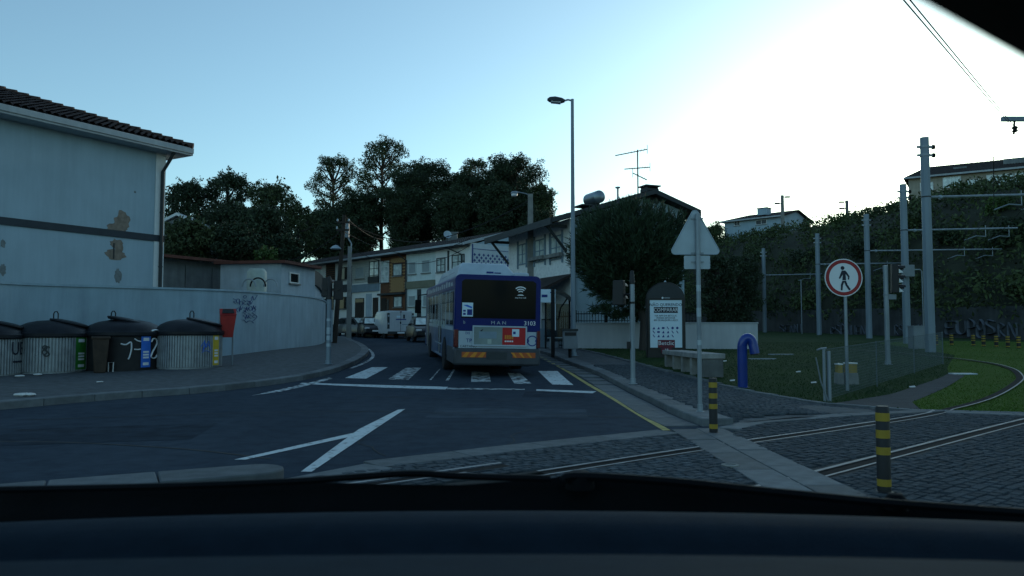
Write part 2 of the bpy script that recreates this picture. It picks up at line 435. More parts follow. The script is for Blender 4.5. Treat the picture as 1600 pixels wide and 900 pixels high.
marking('edge_line', ((392, 619), (440, 612), (520, 592), (516, 590), (436, 609)), 'paint_worn')
for pts, w, m in [([(1042, 673), (1000, 649), (940, 613), (892, 584), (862, 567), (842, 556)], .11, 'paint_yellow'),
                  ([(548, 576), (572, 566), (583, 556), (576, 546), (560, 538)], .12, 'paint_worn')]:
    ribbon('edge_line', curve([G(*p) for p in pts], 6), w, lambda x, y: g(y) + MARK, m, road)
# tar seams and repair patches in the asphalt
for pts, w in [([(-9, 9), (-6.4, 9.7), (-4.2, 9.2), (-2.6, 8.4)], .05), ([(-7.5, 12), (-3.5, 13.2), (.5, 12.8), (2, 12.2)], .035), ([(-3.5, 16.4), (-.5, 15.2), (1.6, 15.6)], .03)]:
    ribbon('tar_seam', curve([Vector((p[0] + rnd.uniform(-.1, .1), p[1], 0)) for p in pts], 6), w, lambda x, y: g(y) + .004, 'joint', road)

for q, m in (([(-6.6, 9.2), (-4.1, 9.9), (-4.4, 11.6), (-6.9, 10.9)], 'asphalt_patch'), ([(-1.4, 12.3), (1.2, 12.2), (1.3, 13.6), (-1.3, 13.8)], 'asphalt_pale'), ([(-12, 8.2), (-7.6, 8.9), (-7.7, 9.5), (-12, 8.9)], 'asphalt_pale'), ([(.2, 16), (1.5, 16), (1.6, 17.3), (.3, 17.4)], 'asphalt_patch')):
    sheet('asphalt_patch', q, lambda x, y: g(y) + .003, m, parent=road)
rk = random.Random(21)                           # fine cracks
for x, y, a, L in ((-5, 12.5, .3, 3), (-2.5, 10.2, 1.2, 2.2), (-.2, 9.2, .5, 2.4), (-8, 11, .1, 3.2), (.6, 14.5, 1.4, 2.4), (-3.4, 15.5, .2, 2.8), (-1.4, 8.6, 2.2, 1.6)):
    pts = []
    for k in range(9): pts.append(Vector((x, y, 0))); a += rk.uniform(-.5, .5); x += math.cos(a) * L / 9; y += math.sin(a) * L / 9
    ribbon('crack', pts, .018, lambda x, y: g(y) + .0045, 'joint', road)
# ---- kerbs: unit stones shared by all
def stone_mesh(L, w, h, b=.015):
    mb = MB(); mb.box(-L / 2, L / 2, 0, w, -.15, h - b); v = [(-L / 2, 0), (L / 2, 0), (L / 2, w), (-L / 2, w)]
    n = [(-L / 2 + b, b), (L / 2 - b, b), (L / 2 - b, w - b), (-L / 2 + b, w - b)]
    mb2 = MB(); vs = [(x, y, -.2) for x, y in v] + [(x, y, h - b) for x, y in v] + [(x, y, h) for x, y in n]
    mb2.add(vs, [(i + 4 * k, (i + 1) % 4 + 4 * k, (i + 1) % 4 + 4 * k + 4, i + 4 * k + 4) for k in (0, 1) for i in range(4)] + [(8, 9, 10, 11)])
    return mb2.mesh('stone', 'granite', 20)
def kerb(name, pts, w=.3, h=.13, L=1.0, side=1, sm=None):
    root = thing(name, None, None, (0, 0, 0), kind='structure'); me = sm or stone_mesh(L - .012, w, h)
    for p, a in along(pts, L, L / 2):
        if side < 0: a += PI
        sl = math.atan((g(p.y + .5 * math.sin(a)) - g(p.y - .5 * math.sin(a))))
        o = link('kerb_stone', me, root, (p.x, p.y, g(p.y) + rnd.uniform(-.004, .004)), (0, -sl, a + rnd.uniform(-.004, .004)))
    return root
KL = curve([(-12.5, 5, 0), (-10.6, 9.5, 0)] + [G(*p) for p in [(0, 641), (200, 623), (330, 613), (480, 593), (543, 575), (574, 556), (572, 545), (553, 535), (528, 528)]] + [Vector((-20, 64, 0))], 10)
kerb('kerb', KL, .32, .14)
KR = curve([G(*p) for p in [(1098, 667), (1052, 648), (1000, 622), (940, 590), (882, 567), (848, 553)]] + [Vector((.4, 36, 0)), Vector((-1.6, 43, 0)), Vector((-3.2, 49, 0))], 10)
kerb('kerb', KR, .46, .12, side=-1)

# ---- left pavement
WALL_BASE = [PXd for PXd in [(PX(-260, 16.5), 16.5), (PX(0, 22.2), 22.2), (PX(200, 25), 25), (PX(350, 28), 28), (PX(440, 33), 33), (PX(492, 37.5), 37.5), (PX(507, 42), 42), (PX(508, 48), 48)]]
poly = [(p.x, p.y) for p in KL[:-6]] + [(-17, 66), (-23, 60), (-19, 50)] + [(x - .1, y + .05) for x, y in WALL_BASE[::-1]] + [(-17, 10), (-16, 4)]
left_pave = sheet('pavement', poly, lambda x, y: g(y) + .125, 'paving')

# ---- right pavement, tram crossing, lawn
LE = [GS(*p) for p in [(888, 543), (905, 546), (1030, 577), (1100, 595), (1170, 612), (1290, 632), (1440, 643), (1600, 647)]] + [Vector((14, 12.6, 0)), Vector((24, 12.4, 0))]
CS = [Vector((2.95, 10.75, 0)), G(1180, 662), G(1300, 652), G(1440, 644.5), Vector((9, 12.3, 0)), Vector((24, 11.9, 0))]
BX0, BX1 = 2.2, 2.95
poly = [(p.x + .2, p.y) for p in KR[::-1]] + [(2.95, 10.9)] + [(p.x, p.y) for p in CS[1:]] + [(p.x, p.y + .02) for p in LE[::-1]] + [(LE[0].x, 35), (1, 44)]
pav_r = sheet('pavement', [(p[0], p[1]) for p in poly], lambda x, y: S(x, y) - .012, 'paving', step=.5)
mb_poly_l = [(-2.1, 7.05), (G(640, 727)).to_tuple()[:2], G(850, 702).to_tuple()[:2], G(1040, 682).to_tuple()[:2], (BX0, 10.0), (BX0, 3.2), (-3.0, 3.2), (-2.6, 6.2)]
mb_poly_r = [(BX1, 3.2), (BX1, 10.5)] + [(p.x, p.y - .2) for p in CS[1:]] + [(24, 3.2)]
tram_bed = sheet('tram_crossing', mb_poly_l, lambda x, y: g(y) + .004, 'joint')
tram_bed2 = sheet('tram_crossing', mb_poly_r, lambda x, y: g(y) + .004, 'joint')

rails_px = [[(1200, 766), (1400, 712), (1600, 660)], [(850, 742), (1100, 702), (1370, 663), (1470, 645), (1545, 625), (1588, 605), (1592, 596), (1575, 584), (1530, 573), (1430, 561), (1330, 553)]]
RAILS = []
for k, pts in enumerate(rails_px):
    w = [G(*p) for p in pts]
    a = w[0] - (w[1] - w[0]).normalized() * 4; b = [Vector((11.3, 14.75, 0)), Vector((16, 18.8, 0))] if k == 0 else []
    RAILS.append(curve([a] + w + b, 8))
def near_rail(x, y):
    return any((Vector((x, y)) - Vector(p[:2])).length < .01 for p in ())
def dist_line(x, y, pts):
    best = 9
    for a, b in zip(pts, pts[1:]):
        dx, dy = b[0] - a[0], b[1] - a[1]; t = max(0, min(1, ((x - a[0]) * dx + (y - a[1]) * dy) / (dx * dx + dy * dy + 1e-9)))
        best = min(best, math.hypot(a[0] + dx * t - x, a[1] + dy * t - y))
    return best
for k, pts in enumerate(RAILS):
    zf = lambda x, y: g(y) + .016
    t = thing('tram_rail', ['grooved steel tram rail crossing the setts beside the second bollard, nearer the car', 'grooved tram rail crossing the setts and curving away into the bright grass'][k], 'tram rail', pts[0], 0, 'tram rails')
    for nm, w, sh, dz, m in [('rail_head', .05, .095, .018, 'rail_top'), ('groove', .14, 0, .006, 'rail_side'), ('guard', .034, -.09, .016, 'rail_top')]:
        cut = next((i for i, p in enumerate(pts) if p.y > 13.1), len(pts)) if nm == 'rail_head' and k == 1 else len(pts)
        o = ribbon(nm, pts[:cut], w, lambda x, y, d=dz: S(x, y) + d + (.032 if y > 13.1 else 0), m, None, sh)
        o.parent = t; o.location = (-t.location[0], -t.location[1], -t.location[2])

# setts: small granite cubes, each with its own tilt
SETT_M = []
for k in range(6):
    mb = MB(); a, b = .5, .5; j = lambda s: rnd.uniform(-s, s)
    t = [(-.5 + .09 + j(.05), -.5 + .1 + j(.05), 1 + j(.1)), (.5 - .09 + j(.05), -.5 + .1 + j(.05), 1 + j(.1)), (.5 - .09 + j(.05), .5 - .1 + j(.05), 1 + j(.1)), (-.5 + .09 + j(.05), .5 - .1 + j(.05), 1 + j(.1))]
    bt = [(-.5 + .01, -.5 + .01, -.6), (.49, -.49, -.6), (.49, .49, -.6), (-.49, .49, -.6)]
    mb.add(bt + [(x * 1.09, y * 1.09, z * .3 + .12) for x, y, z in t] + t, [(i + 4 * q, (i + 1) % 4 + 4 * q, (i + 1) % 4 + 4 * q + 4, i + 4 * q + 4) for q in (0, 1) for i in range(4)] + [(8, 9, 10, 11)])
    SETT_M.append((mb.v, mb.f, mb.mesh('sett', 'sett', 25)))
def lay_setts(parent, poly, zf, sx, sy, ang, ymax, singles, skip=None, xmax=14):
    cells = []; ca, sa = math.cos(ang), math.sin(ang)
    us = [x * ca + y * sa for x, y in poly]; vs = [-x * sa + y * ca for x, y in poly]; v = min(vs); r = 0
    while v < max(vs):
        u = min(us) + (r % 2) * sx / 2
        while u < max(us):
            uu = u + rnd.uniform(-.012, .012); vv = v + rnd.uniform(-.01, .01) + .02 * math.sin(u * 1.7)
            x, y = uu * ca - vv * sa, uu * sa + vv * ca
            if y < ymax and y > 3.4 and abs(x) < y * .72 and x < xmax and inside((x, y), poly) and not (skip and skip(x, y)): cells.append((x, y))
            u += sx * rnd.uniform(.9, 1.12)
        v += sy; r += 1
    big = sorted(cells, key=lambda c: 0 if .1 * FPX * CAM_Z / c[1] + 515 < 560 else 1)
    vis = [c for c in cells if 515 + CAM_Z * FPX / c[1] < 775 + max(0, c[0]) * 2]
    vis.sort(key=lambda c: c[1]); single = set(vis[:singles]); mb = MB()
    for c in cells:
        x, y = c; k = rnd.randrange(6); z = zf(x, y); a = ang + rnd.uniform(-.06, .06); L = sx * rnd.uniform(.86, .98); W = sy * rnd.uniform(.86, .97); h = .016 + rnd.uniform(-.004, .005)
        if c in single:
            o = link('sett', SETT_M[k][2], parent, (x, y, z + .002), (rnd.uniform(-.02, .02), rnd.uniform(-.02, .02), a)); o.scale = (L, W, h)
        else:
            cc, ss = math.cos(a), math.sin(a)
            mb.add([(x + p[0] * L * cc - p[1] * W * ss, y + p[0] * L * ss + p[1] * W * cc, z + .002 + p[2] * h) for p in SETT_M[k][0]], SETT_M[k][1])
    o = mb.build('setts', 'sett', parent, angle=25); o['kind'] = 'stuff'
off_rail = lambda x, y: dist_line(x, y, RAILS[0]) < .17 or dist_line(x, y, RAILS[1]) < .17
ang = math.atan2(RAILS[1][20].y - RAILS[1][8].y, RAILS[1][20].x - RAILS[1][8].x)
lay_setts(tram_bed, mb_poly_l, lambda x, y: g(y) + .004, .13, .1, ang, 11, 170, off_rail)
lay_setts(tram_bed2, mb_poly_r, lambda x, y: g(y) + .004, .13, .1, ang, 13, 130, off_rail)
pr2 = [(p[0], p[1]) for p in poly]
lay_setts(pav_r, pr2, lambda x, y: S(x, y) - .01, .115, .105, .3, 24, 120, lambda x, y: dist_line(x, y, LE) < .16 or dist_line(x, y, KR) < .36 or dist_line(x, y, CS) < .22)

# granite bands let into the setts
def slabs(name, pts, w, L, zf, h=.022):
    root = thing(name, None, None, kind='structure')
    me = stone_mesh(L - .014, w, h, .006)
    for p, a in along(pts, L, L / 2):
        x, y = p.x + w / 2 * math.sin(a), p.y - w / 2 * math.cos(a)
        link('paving_slab', me, root, (x, y, zf(x, y) + rnd.uniform(-.003, .003)), (rnd.uniform(-.003, .003), 0, a))
    return root
gz = lambda x, y: g(y)
slabs('slab_band', [(2.395, 3.6), (2.395, 10.9)], .37, 1.02, gz)
slabs('slab_band', [(2.775, 3.9), (2.775, 10.9)], .37, 1.0, gz)
slabs('slab_band', [(-2.0, 7.0), G(640, 722)[:2], G(850, 697)[:2], G(1052, 676)[:2]], .42, 1.1, gz)
slabs('slab_band', [(3.0, 10.78)] + [(p.x, p.y) for p in CS[1:5]], .3, 1.0, lambda x, y: g(y) + .008)
slabs('gutter', [(p.x - .3, p.y) for p in KR[::-1] if p.y > 11 and p.y < 34][::-1], .5, 1.0, lambda x, y: g(y) - .008)
slabs('lawn_edging', [(p.x, p.y) for p in LE[1:8]], .14, .8, lambda x, y: S(x, y), .03)

# lawn
HW = [Vector((64, 20, 0)), Vector((44, 31, 0)), Vector((30.5, 45, 0)), Vector((27.5, 60, 0)), Vector((25, 80, 0)), Vector((14, 112, 0)), Vector((-12, 140, 0))]
lawn_poly = [(p.x, p.y) for p in LE] + [(60, 12.6), (66, 20), (45, 31.4), (31, 45.4), (28, 60), (25.5, 80), (10, 84), (2, 50), (2.4, 36)]
lawn = sheet('lawn', lawn_poly, lambda x, y: S(x, y) + .01, 'lawn')
pth = [GS(*p) for p in [(1296, 633), (1438, 642), (1425, 630), (1480, 606), (1508, 588), (1480, 586), (1474, 590), (1390, 618)]]
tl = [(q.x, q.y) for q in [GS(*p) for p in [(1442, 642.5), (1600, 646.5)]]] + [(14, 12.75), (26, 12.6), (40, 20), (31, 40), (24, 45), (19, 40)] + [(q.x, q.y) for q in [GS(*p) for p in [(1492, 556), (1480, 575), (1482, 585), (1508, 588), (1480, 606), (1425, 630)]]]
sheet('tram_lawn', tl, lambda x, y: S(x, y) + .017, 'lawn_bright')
sheet('path', [(p.x, p.y) for p in pth], lambda x, y: S(x, y) + .024, 'path', step=.5)
n = 0; pts = []; lp = [(p[0], p[1]) for p in lawn_poly]; pp = [(p.x, p.y) for p in pth]
while len(pts) < 52000:
    y = 11.5 + 30 * rnd.random() ** 1.7; x = rnd.uniform(2, min(.72 * y, 26))
    if inside((x, y), lp) and not inside((x, y), pp) and dist_line(x, y, RAILS[1]) > .1: pts.append((x, y, S(x, y) + .022))
pts = np.array(pts); tb = np.array([inside((p[0], p[1]), tl) for p in pts])
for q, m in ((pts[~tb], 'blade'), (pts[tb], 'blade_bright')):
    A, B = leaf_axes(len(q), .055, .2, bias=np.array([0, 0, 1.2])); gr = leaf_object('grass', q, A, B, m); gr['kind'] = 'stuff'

# left traffic island stones
isl = thing('traffic_island', None, None, kind='structure')
cl = [Vector((-6.3, 4.75, 0)), Vector((-4.6, 5.72, 0)), Vector((-3.72, 6.2, 0)), Vector((-3.0, 6.58, 0)), Vector((-2.3, 6.93, 0))]
for a, b, nose in [(cl[0], cl[1], 0), (cl[1], cl[2], 0), (cl[2], cl[3], 0), (cl[3], cl[4], 1)]:
    t = (b - a).normalized(); n_ = Vector((-t.y, t.x, 0)) * .26; a2 = a + t * .006; b2 = b - t * .006
    pts = [a2 - n_, b2 - n_] + ([b2 + t * .26 * math.cos(q) - n_ * math.sin(-q) for q in [x * PI / 16 - PI / 2 for x in range(1, 16)]] if nose else []) + [b2 + n_, a2 + n_]
    mb = MB(); mb.prism([(p.x, p.y, -.05) for p in pts], (0, 0, .21)); mb.build('kerb_stone', 'granite', isl, bev=.015)

# the bank behind the tram line
def hf(s): return .79 + .21 * smooth((s - 24) / 34)
hb = MB(); cols = along(HW, 2.5); prof = [(0, 0), (.4, 2.0), (2.5, 4.6), (5.5, 8.2), (9, 10.4), (13, 11.6), (30, 12.6), (90, 13.5)]
for ci, (p, a) in enumerate(cols):
    nx_, ny_ = math.sin(a), -math.cos(a)          # away from the lawn
    for d, h in prof: hb.v.append((p.x + nx_ * d, p.y + ny_ * d, S(p.x, p.y) + .6 + h * hf(ci * 2.5) if d else S(p.x, p.y)))
m_ = len(prof)
for i in range(len(cols) - 1):
    for k in range(m_ - 1): hb.f.append((i * m_ + k, i * m_ + k + 1, (i + 1) * m_ + k + 1, (i + 1) * m_ + k)); hb.mi.append(0)
tag(hb.build('hillside', 'hill_earth'), kind='structure')
def bank(s, d):
    """point on the bank, s metres along its foot and d back from it"""
    i = min(int(s / 2.5), len(cols) - 1); p, a = cols[i]; q = s - i * 2.5
    for (d0, h0), (d1, h1) in zip(prof, prof[1:]):
        if d <= d1: h = h0 + (h1 - h0) * (d - d0) / (d1 - d0); break
    return (p.x + math.cos(a) * q + math.sin(a) * d, p.y + math.sin(a) * q - math.cos(a) * d, S(p.x, p.y) + .6 + h * hf(s))
smax = (len(cols) - 1) * 2.5; cl_c = []
for k in range(1500):                             # clumps of bramble, mimosa and ivy
    s = rnd.uniform(18, smax - 1); d = 14 * rnd.random() ** 1.2 + .6 if k % 6 else rnd.uniform(.15, .5)
    if bank(s, d)[0] / bank(s, d)[1] > 1: continue
    cl_c.append((bank(s, d), rnd.uniform(.7, 1.5)))
C_ = []; Sz = []
for c, r in cl_c:
    n = int(52 * r); C_.append(blob_points((c[0], c[1], c[2] + r * .25), (r, r, r * .8), n, .3)); Sz.append(np.full((n, 1), 1.0))
C_ = np.concatenate(C_); A, B = leaf_axes(len(C_), .36, .42, bias=np.array([-.3, -.3, .5]))
uw = leaf_object('undergrowth', C_, A, B, 'leaf_hill'); uw['kind'] = 'stuff'

# ================================================================== BUILDINGS
class Front:
    """a house front from A to B (left to right seen from the street); local x along it, y into the house, z up"""
    def __init__(s, A, B):
        s.A = Vector(A); s.B = Vector(B); d = s.B - s.A; s.L = Vector((d.x, d.y)).length; s.rz = math.atan2(d.y, d.x)
        s.u = Vector((math.cos(s.rz), math.sin(s.rz))); s.n = Vector((-s.u.y, s.u.x))
    def x(s, px, y=0):                           # how far along the front that column of the photograph lies
        k = (px - 800) / FPX; ax = s.A.x + s.n.x * y; ay = s.A.y + s.n.y * y
        return (k * ay - ax) / (s.u.x - k * s.u.y)
    def z(s, px, py, y=0):
        x = s.x(px, y); d = s.A.y + s.u.y * x + s.n.y * y; return PZ(py, d) - s.A.z
def window(parent, x0, x1, z0, z1, frame='trim_white', pane='glass', mull=1, trans=0, y=0, fw=.06, sill=True, name='window', shut=False):
    mb = MB(); o = .055
    mb.box(x0 - fw, x0, y - o, y + .02, z0 - fw, z1 + fw); mb.box(x1, x1 + fw, y - o, y + .02, z0 - fw, z1 + fw)
    mb.box(x0, x1, y - o, y + .02, z1, z1 + fw); mb.box(x0, x1, y - o, y + .02, z0 - fw, z0)
    for k in range(mull): xm = x0 + (x1 - x0) * (k + 1) / (mull + 1); mb.box(xm - .03, xm + .03, y - .045, y - .012, z0, z1)
    for k in range(trans): zm = z0 + (z1 - z0) * (k + 1) / (trans + 1); mb.box(x0, x1, y - .04, y - .0125, zm - .025, zm + .025)
    w = mb.build(name, frame, parent)
    mp = MB(); mp.box(x0, x1, y - .012, y + .015, z0, z1)
    if shut:
        mp = MB(); nsl = max(4, int((z1 - z0) / .09))
        for k in range(nsl):
            za = z0 + (z1 - z0) * k / nsl; zb = z0 + (z1 - z0) * (k + 1) / nsl
            mp.add([(x0, y - .01, za), (x1, y - .01, za), (x1, y - .03, za + .02), (x0, y - .03, za + .02), (x1, y - .012, zb), (x0, y - .012, zb)], [(0, 1, 2, 3), (3, 2, 4, 5)])
        mp.build('roller_shutter', pane, w)
    else: mp.build('pane', pane, w)
    if sill:
        ms = MB(); ms.box(x0 - fw - .05, x1 + fw + .05, y - .12, y - .002, z0 - fw - .07, z0 - fw - .003); ms.build('sill', 'concrete', w)
    return w
def roof_sheet(a, b, c, d, pitch=.25, courses=None, amp=.035, thick=.1):
    """ribbed tile roof between eave a-b and ridge d-c, steps at every course"""
    a, b, c, d = (Vector(p) for p in (a, b, c, d)); L = max((b - a).length, (c - d).length); H = ((d - a).length + (c - b).length) / 2
    nu = max(2, int(L / pitch)) * 4; nc = courses or max(2, int(H / .38)); nrm = (b - a).cross(d - a).normalized(); mb = MB()
    if nrm.z < 0: nrm = -nrm
    for i in range(nc):
        for e in (0, 1):
            t = (i + e) / nc; p0 = a.lerp(d, t); p1 = b.lerp(c, t)
            for k in range(nu + 1):
                q = p0.lerp(p1, k / nu); mb.v.append(tuple(q + nrm * (amp * (math.cos(2 * PI * k / 4) * .8 + .5) + (.03 if e == 0 else 0) + .02)))
    for r in range(2 * nc - 1):
        for k in range(nu):
            i0 = r * (nu + 1) + k; mb.f.append((i0, i0 + 1, i0 + nu + 2, i0 + nu + 1)); mb.mi.append(0)
    mb.prism([a, b, c, d], -nrm * thick)
    return mb

# ---- the tall white house behind the left wall
B0 = P(252, 500, 31); B0.z = .5
u = Vector((3.05, 5.2)).normalized(); A0 = Vector((B0.x - u.x * 15, B0.y - u.y * 15, .5))
F1 = Front(A0, B0); h1 = thing('white_house', 'tall white house with a dark band and peeling plaster behind the boundary wall', 'house', A0, F1.rz)
EZ = F1.z(250, 241); D1 = 9.5; L1 = F1.L
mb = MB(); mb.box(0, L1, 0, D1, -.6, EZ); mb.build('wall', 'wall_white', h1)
mb = MB(); mb.box(L1 - .42, L1 + .012, -.035, .3, -.6, EZ - .004); mb.build('corner_pilaster', 'trim_white', h1)
zb = F1.z(248, 378); mb = MB(); mb.box(-.01, L1 + .02, -.05, .2, zb, zb + .26); mb.build('band', 'band_dark', h1)
OV = .75; mb = MB(); mb.box(-OV, L1 + OV, -OV, D1 + OV, EZ, EZ + .3); mb.build('eave', 'fascia', h1, bev=.02)
mb = MB(); mb.box(-OV, L1 + OV, -OV - .05, -OV + .02, EZ + .08, EZ + .305); mb.build('gutter', 'fascia', h1, bev=.02)
rise = 3.0; c0, c1, c2, c3 = [Vector(p) for p in ((-OV, -OV - .02, EZ + .31), (L1 + OV, -OV - .02, EZ + .31), (L1 + OV, D1 + OV, EZ + .31), (-OV, D1 + OV, EZ + .31))]
rise = 2.05; hw = (D1 + 2 * OV) / 2; r0 = Vector((-OV + hw, -OV + hw, EZ + .31 + rise)); r1 = Vector((L1 + OV - hw, -OV + hw, EZ + .31 + rise))
mb = MB(); mb.prism([c0, c1, r1, r0], (0, 0, -.05)); mb.prism([c1, c2, r1], (0, 0, -.05)); mb.prism([c2, c3, r0, r1], (0, 0, -.05)); mb.prism([c3, c0, r0], (0, 0, -.05))
rf = mb.build('roof', 'roof_dark', h1)
def tile_mesh(L=.42, r=.11):
    mb = MB(); n = 5; vs = []
    for e, (x, k) in enumerate(((0, 1.0), (L, .82))):
        for i in range(n + 1):
            a = PI * i / n; vs.append((math.cos(a) * r * k, x, math.sin(a) * r * k * .75 + (.018 if e == 0 else .0)))
    mb.add(vs, [(i, i + 1, n + 2 + i, n + 1 + i) for i in range(n)]); return mb.mesh('tile', 'roof_tile', 60)
TM = tile_mesh()
def lay_tiles(parent, o, ex, ey, nrm, nu, nv, su, sv, keep, limit, rank):
    cells = [(i, j) for i in range(nu) for j in range(nv) if keep(i * su, j * sv)]
    cells.sort(key=rank); M3 = Matrix((ex, ey, nrm)).transposed(); e = M3.to_euler(); joined = MB()
    for q, (i, j) in enumerate(cells):
        p = o + ex * (i * su) + ey * (j * sv) + nrm * (.02 + rnd.uniform(-.006, .008))
        if q < limit: link('tile', TM, parent, p, (e.x, e.y, e.z + 0))
        else:
            M = Matrix.Translation(p) @ M3.to_4x4(); joined.add([M @ v.co for v in TM.vertices], [tuple(f.vertices) for f in TM.polygons])
    if joined.v: joined.build('tiles', 'roof_tile', parent, angle=60)['kind'] = 'stuff'
ey = (r1 - c1); ey = Vector((0, hw, rise)).normalized(); ex = Vector((1, 0, 0)); nr = ex.cross(ey)
sl_len = math.hypot(hw, rise)
lay_tiles(rf, c0 + Vector((0, .0, .0)), ex, ey, nr, int((L1 + 2 * OV) / .26), int(sl_len / .37), .26, .37,
          lambda a, b: b * hw / sl_len < a < L1 + 2 * OV - b * hw / sl_len and a > 5, 230, lambda c: -c[0] + c[1] * .3)
for a, b in ((c1, r1), (r0, r1)):
    n = int((b - a).length / .42); d = (b - a).normalized(); rt = MB()
    for k in range(n):
        p = a + d * (k * .42 + .02); q = p + d * .46
        mbt = MB(); mbt.tube([p + Vector((0, 0, .07)), q + Vector((0, 0, .03))], [.15, .125], 8, True); mbt.build('ridge_tile', 'roof_tile', rf)
xd = F1.x(247); mb = MB(); mb.tube([(xd + .1, -OV + .1, EZ + .02), (xd + .05, -.5, EZ - .25), (xd, -.09, EZ - .75), (xd, -.09, -.6)], .07, 8); mb.build('downpipe', 'trim_dark', h1)
mb = MB()
for zz in (1.5, 3.4, 5.6):
    mb.lathe([(.085, 0), (.085, .05)], (xd, -.09, zz), 10)
mb.build('pipe_clamp', 'trim_dark', h1)
def patch(name, px, py, rx, ry, m, seed, parts=None, stack=.004):
    r = random.Random(seed); x = F1.x(px); z = F1.z(px, py); pts = []
    for k in range(22):
        a = 2 * PI * k / 22; q = r.uniform(.72, 1.12); pts.append((x + rx * q * math.cos(a), -.001, z + ry * q * math.sin(a)))
    mb = MB(); mb.prism(pts, (0, -stack, 0)); mb.build(name, m, h1)
patch('bare_plaster', 187, 348, .34, .5, 'plaster_bare', 1, stack=.006); patch('bare_plaster', 178, 357, .42, .22, 'plaster_bare', 2, stack=.009)
patch('bare_plaster', 180, 381, .28, .2, 'plaster_bare', 3); patch('bare_plaster', 178, 398, .5, .2, 'plaster_bare', 4, stack=.006); patch('bare_plaster', 183, 390, .18, .3, 'plaster_bare', 5, stack=.009)
patch('damp_stain', 183, 431, .15, .3, 'plaster_grey', 6); patch('damp_stain', 2, 421, .12, .22, 'plaster_grey', 7); patch('damp_stain', 1, 381, .09, .16, 'plaster_grey', 8); patch('damp_stain', 206, 300, .05, .05, 'plaster_grey', 9, stack=.002)
xx = F1.x(175); zz = F1.z(175, 384); mb = MB(); mb.box(xx - .02, xx + .02, -.03, .02, zz - .5, zz + .1); mb.build('conduit', 'trim_dark', h1)

# ---- boundary wall
bw = thing('boundary_wall', 'weathered white rendered wall curving round the corner behind the waste containers', 'wall', (WALL_BASE[1][0], WALL_BASE[1][1], 0))
WB = curve([Vector((x, y, 0)) for x, y in WALL_BASE], 8)
def wall_top(y): return 2.72 + .19 * smooth((y - 22) / 14)
mb = MB(); a = WB; b = offset(WB, .24); n = len(a)
for pts, f in ((a, lambda y: g(y) - .2), (a, wall_top), (b, wall_top), (b, lambda y: g(y) - .2)):
    for p in pts: mb.v.append((p.x, p.y, f(p.y)))
for r in range(3):
    for i in range(n - 1): mb.f.append((r * n + i, r * n + i + 1, (r + 1) * n + i + 1, (r + 1) * n + i)); mb.mi.append(0)
mb.f += [(0, n, 2 * n, 3 * n), (n - 1, 4 * n - 1, 3 * n - 1, 2 * n - 1)]; mb.mi += [0, 0]
mb.build('wall', 'wall_dirty', bw, world=True)
mb = MB(); a = offset(WB, -.05); b = offset(WB, .29)
for pts, dz in ((a, .002), (a, .07), (b, .07), (b, .002)):
    for p in pts: mb.v.append((p.x, p.y, wall_top(p.y) + dz))
for r in range(4):
    for i in range(n - 1): mb.f.append((r * n + i, r * n + i + 1, ((r + 1) % 4) * n + i + 1, ((r + 1) % 4) * n + i)); mb.mi.append(0)
mb.build('coping', 'wall_dirty', bw, world=True)
def on_wall(px, py, off=.02):
    """the point of the wall face behind a pixel"""
    k = (px - 800) / FPX; best = None
    for p, q in zip(WB, WB[1:]):
        f0, f1 = p.x - k * p.y, q.x - k * q.y
        if f0 * f1 <= 0 and f0 != f1:
            t = f0 / (f0 - f1); c = p.lerp(q, t); d = (q - p).normalized()
            return Vector((c.x + d.y * off, c.y - d.x * off, PZ(py, c.y)))
def scribble(parent, name, strokes, r, m, tf):
    mb = MB()
    for s in strokes:
        w = [tf(*p) for p in s]; w = [x for x in w if x is not None]
        if len(w) > 1: mb.tube(curve(w, 4), r, 5, flat=.35)
    mb.build(name, m, parent, world=True)
rr = random.Random(4); st = []
for row, (y0, xs) in enumerate([(472, range(366, 396, 5)), (483, range(371, 397, 5)), (494, range(380, 398, 5))]):
    for x in xs:
        c = (x + rr.uniform(-1, 1), y0 + rr.uniform(-2, 2)); k = rr.randrange(3)
        if k == 0: st.append([(c[0] + 2.6 * math.cos(a), c[1] + 3.4 * math.sin(a)) for a in [q * PI / 4 for q in range(9)]])
        elif k == 1: st.append([(c[0] - 2, c[1] - 4), (c[0] + 2.5, c[1] - 1), (c[0] - 1.5, c[1] + 1), (c[0] + 2.5, c[1] + 4)])
        else: st.append([(c[0] - 2.5, c[1] + 4), (c[0] - .5, c[1] - 4), (c[0] + .5, c[1] + 2), (c[0] + 3, c[1] - 3)])
st += [[(379, 463), (382, 461), (384, 464), (381, 466), (379, 463)], [(392, 470), (394, 463), (396, 469), (401, 461)], [(396, 480), (399, 484), (394, 488)], [(394, 489), (401, 495), (395, 501)],
       [(377, 500), (381, 500), (385, 504), (388, 501), (393, 502), (396, 505)], [(391, 466), (395, 462)]]
scribble(bw, 'graffiti_tag', st, .012, 'ink_blue', on_wall)

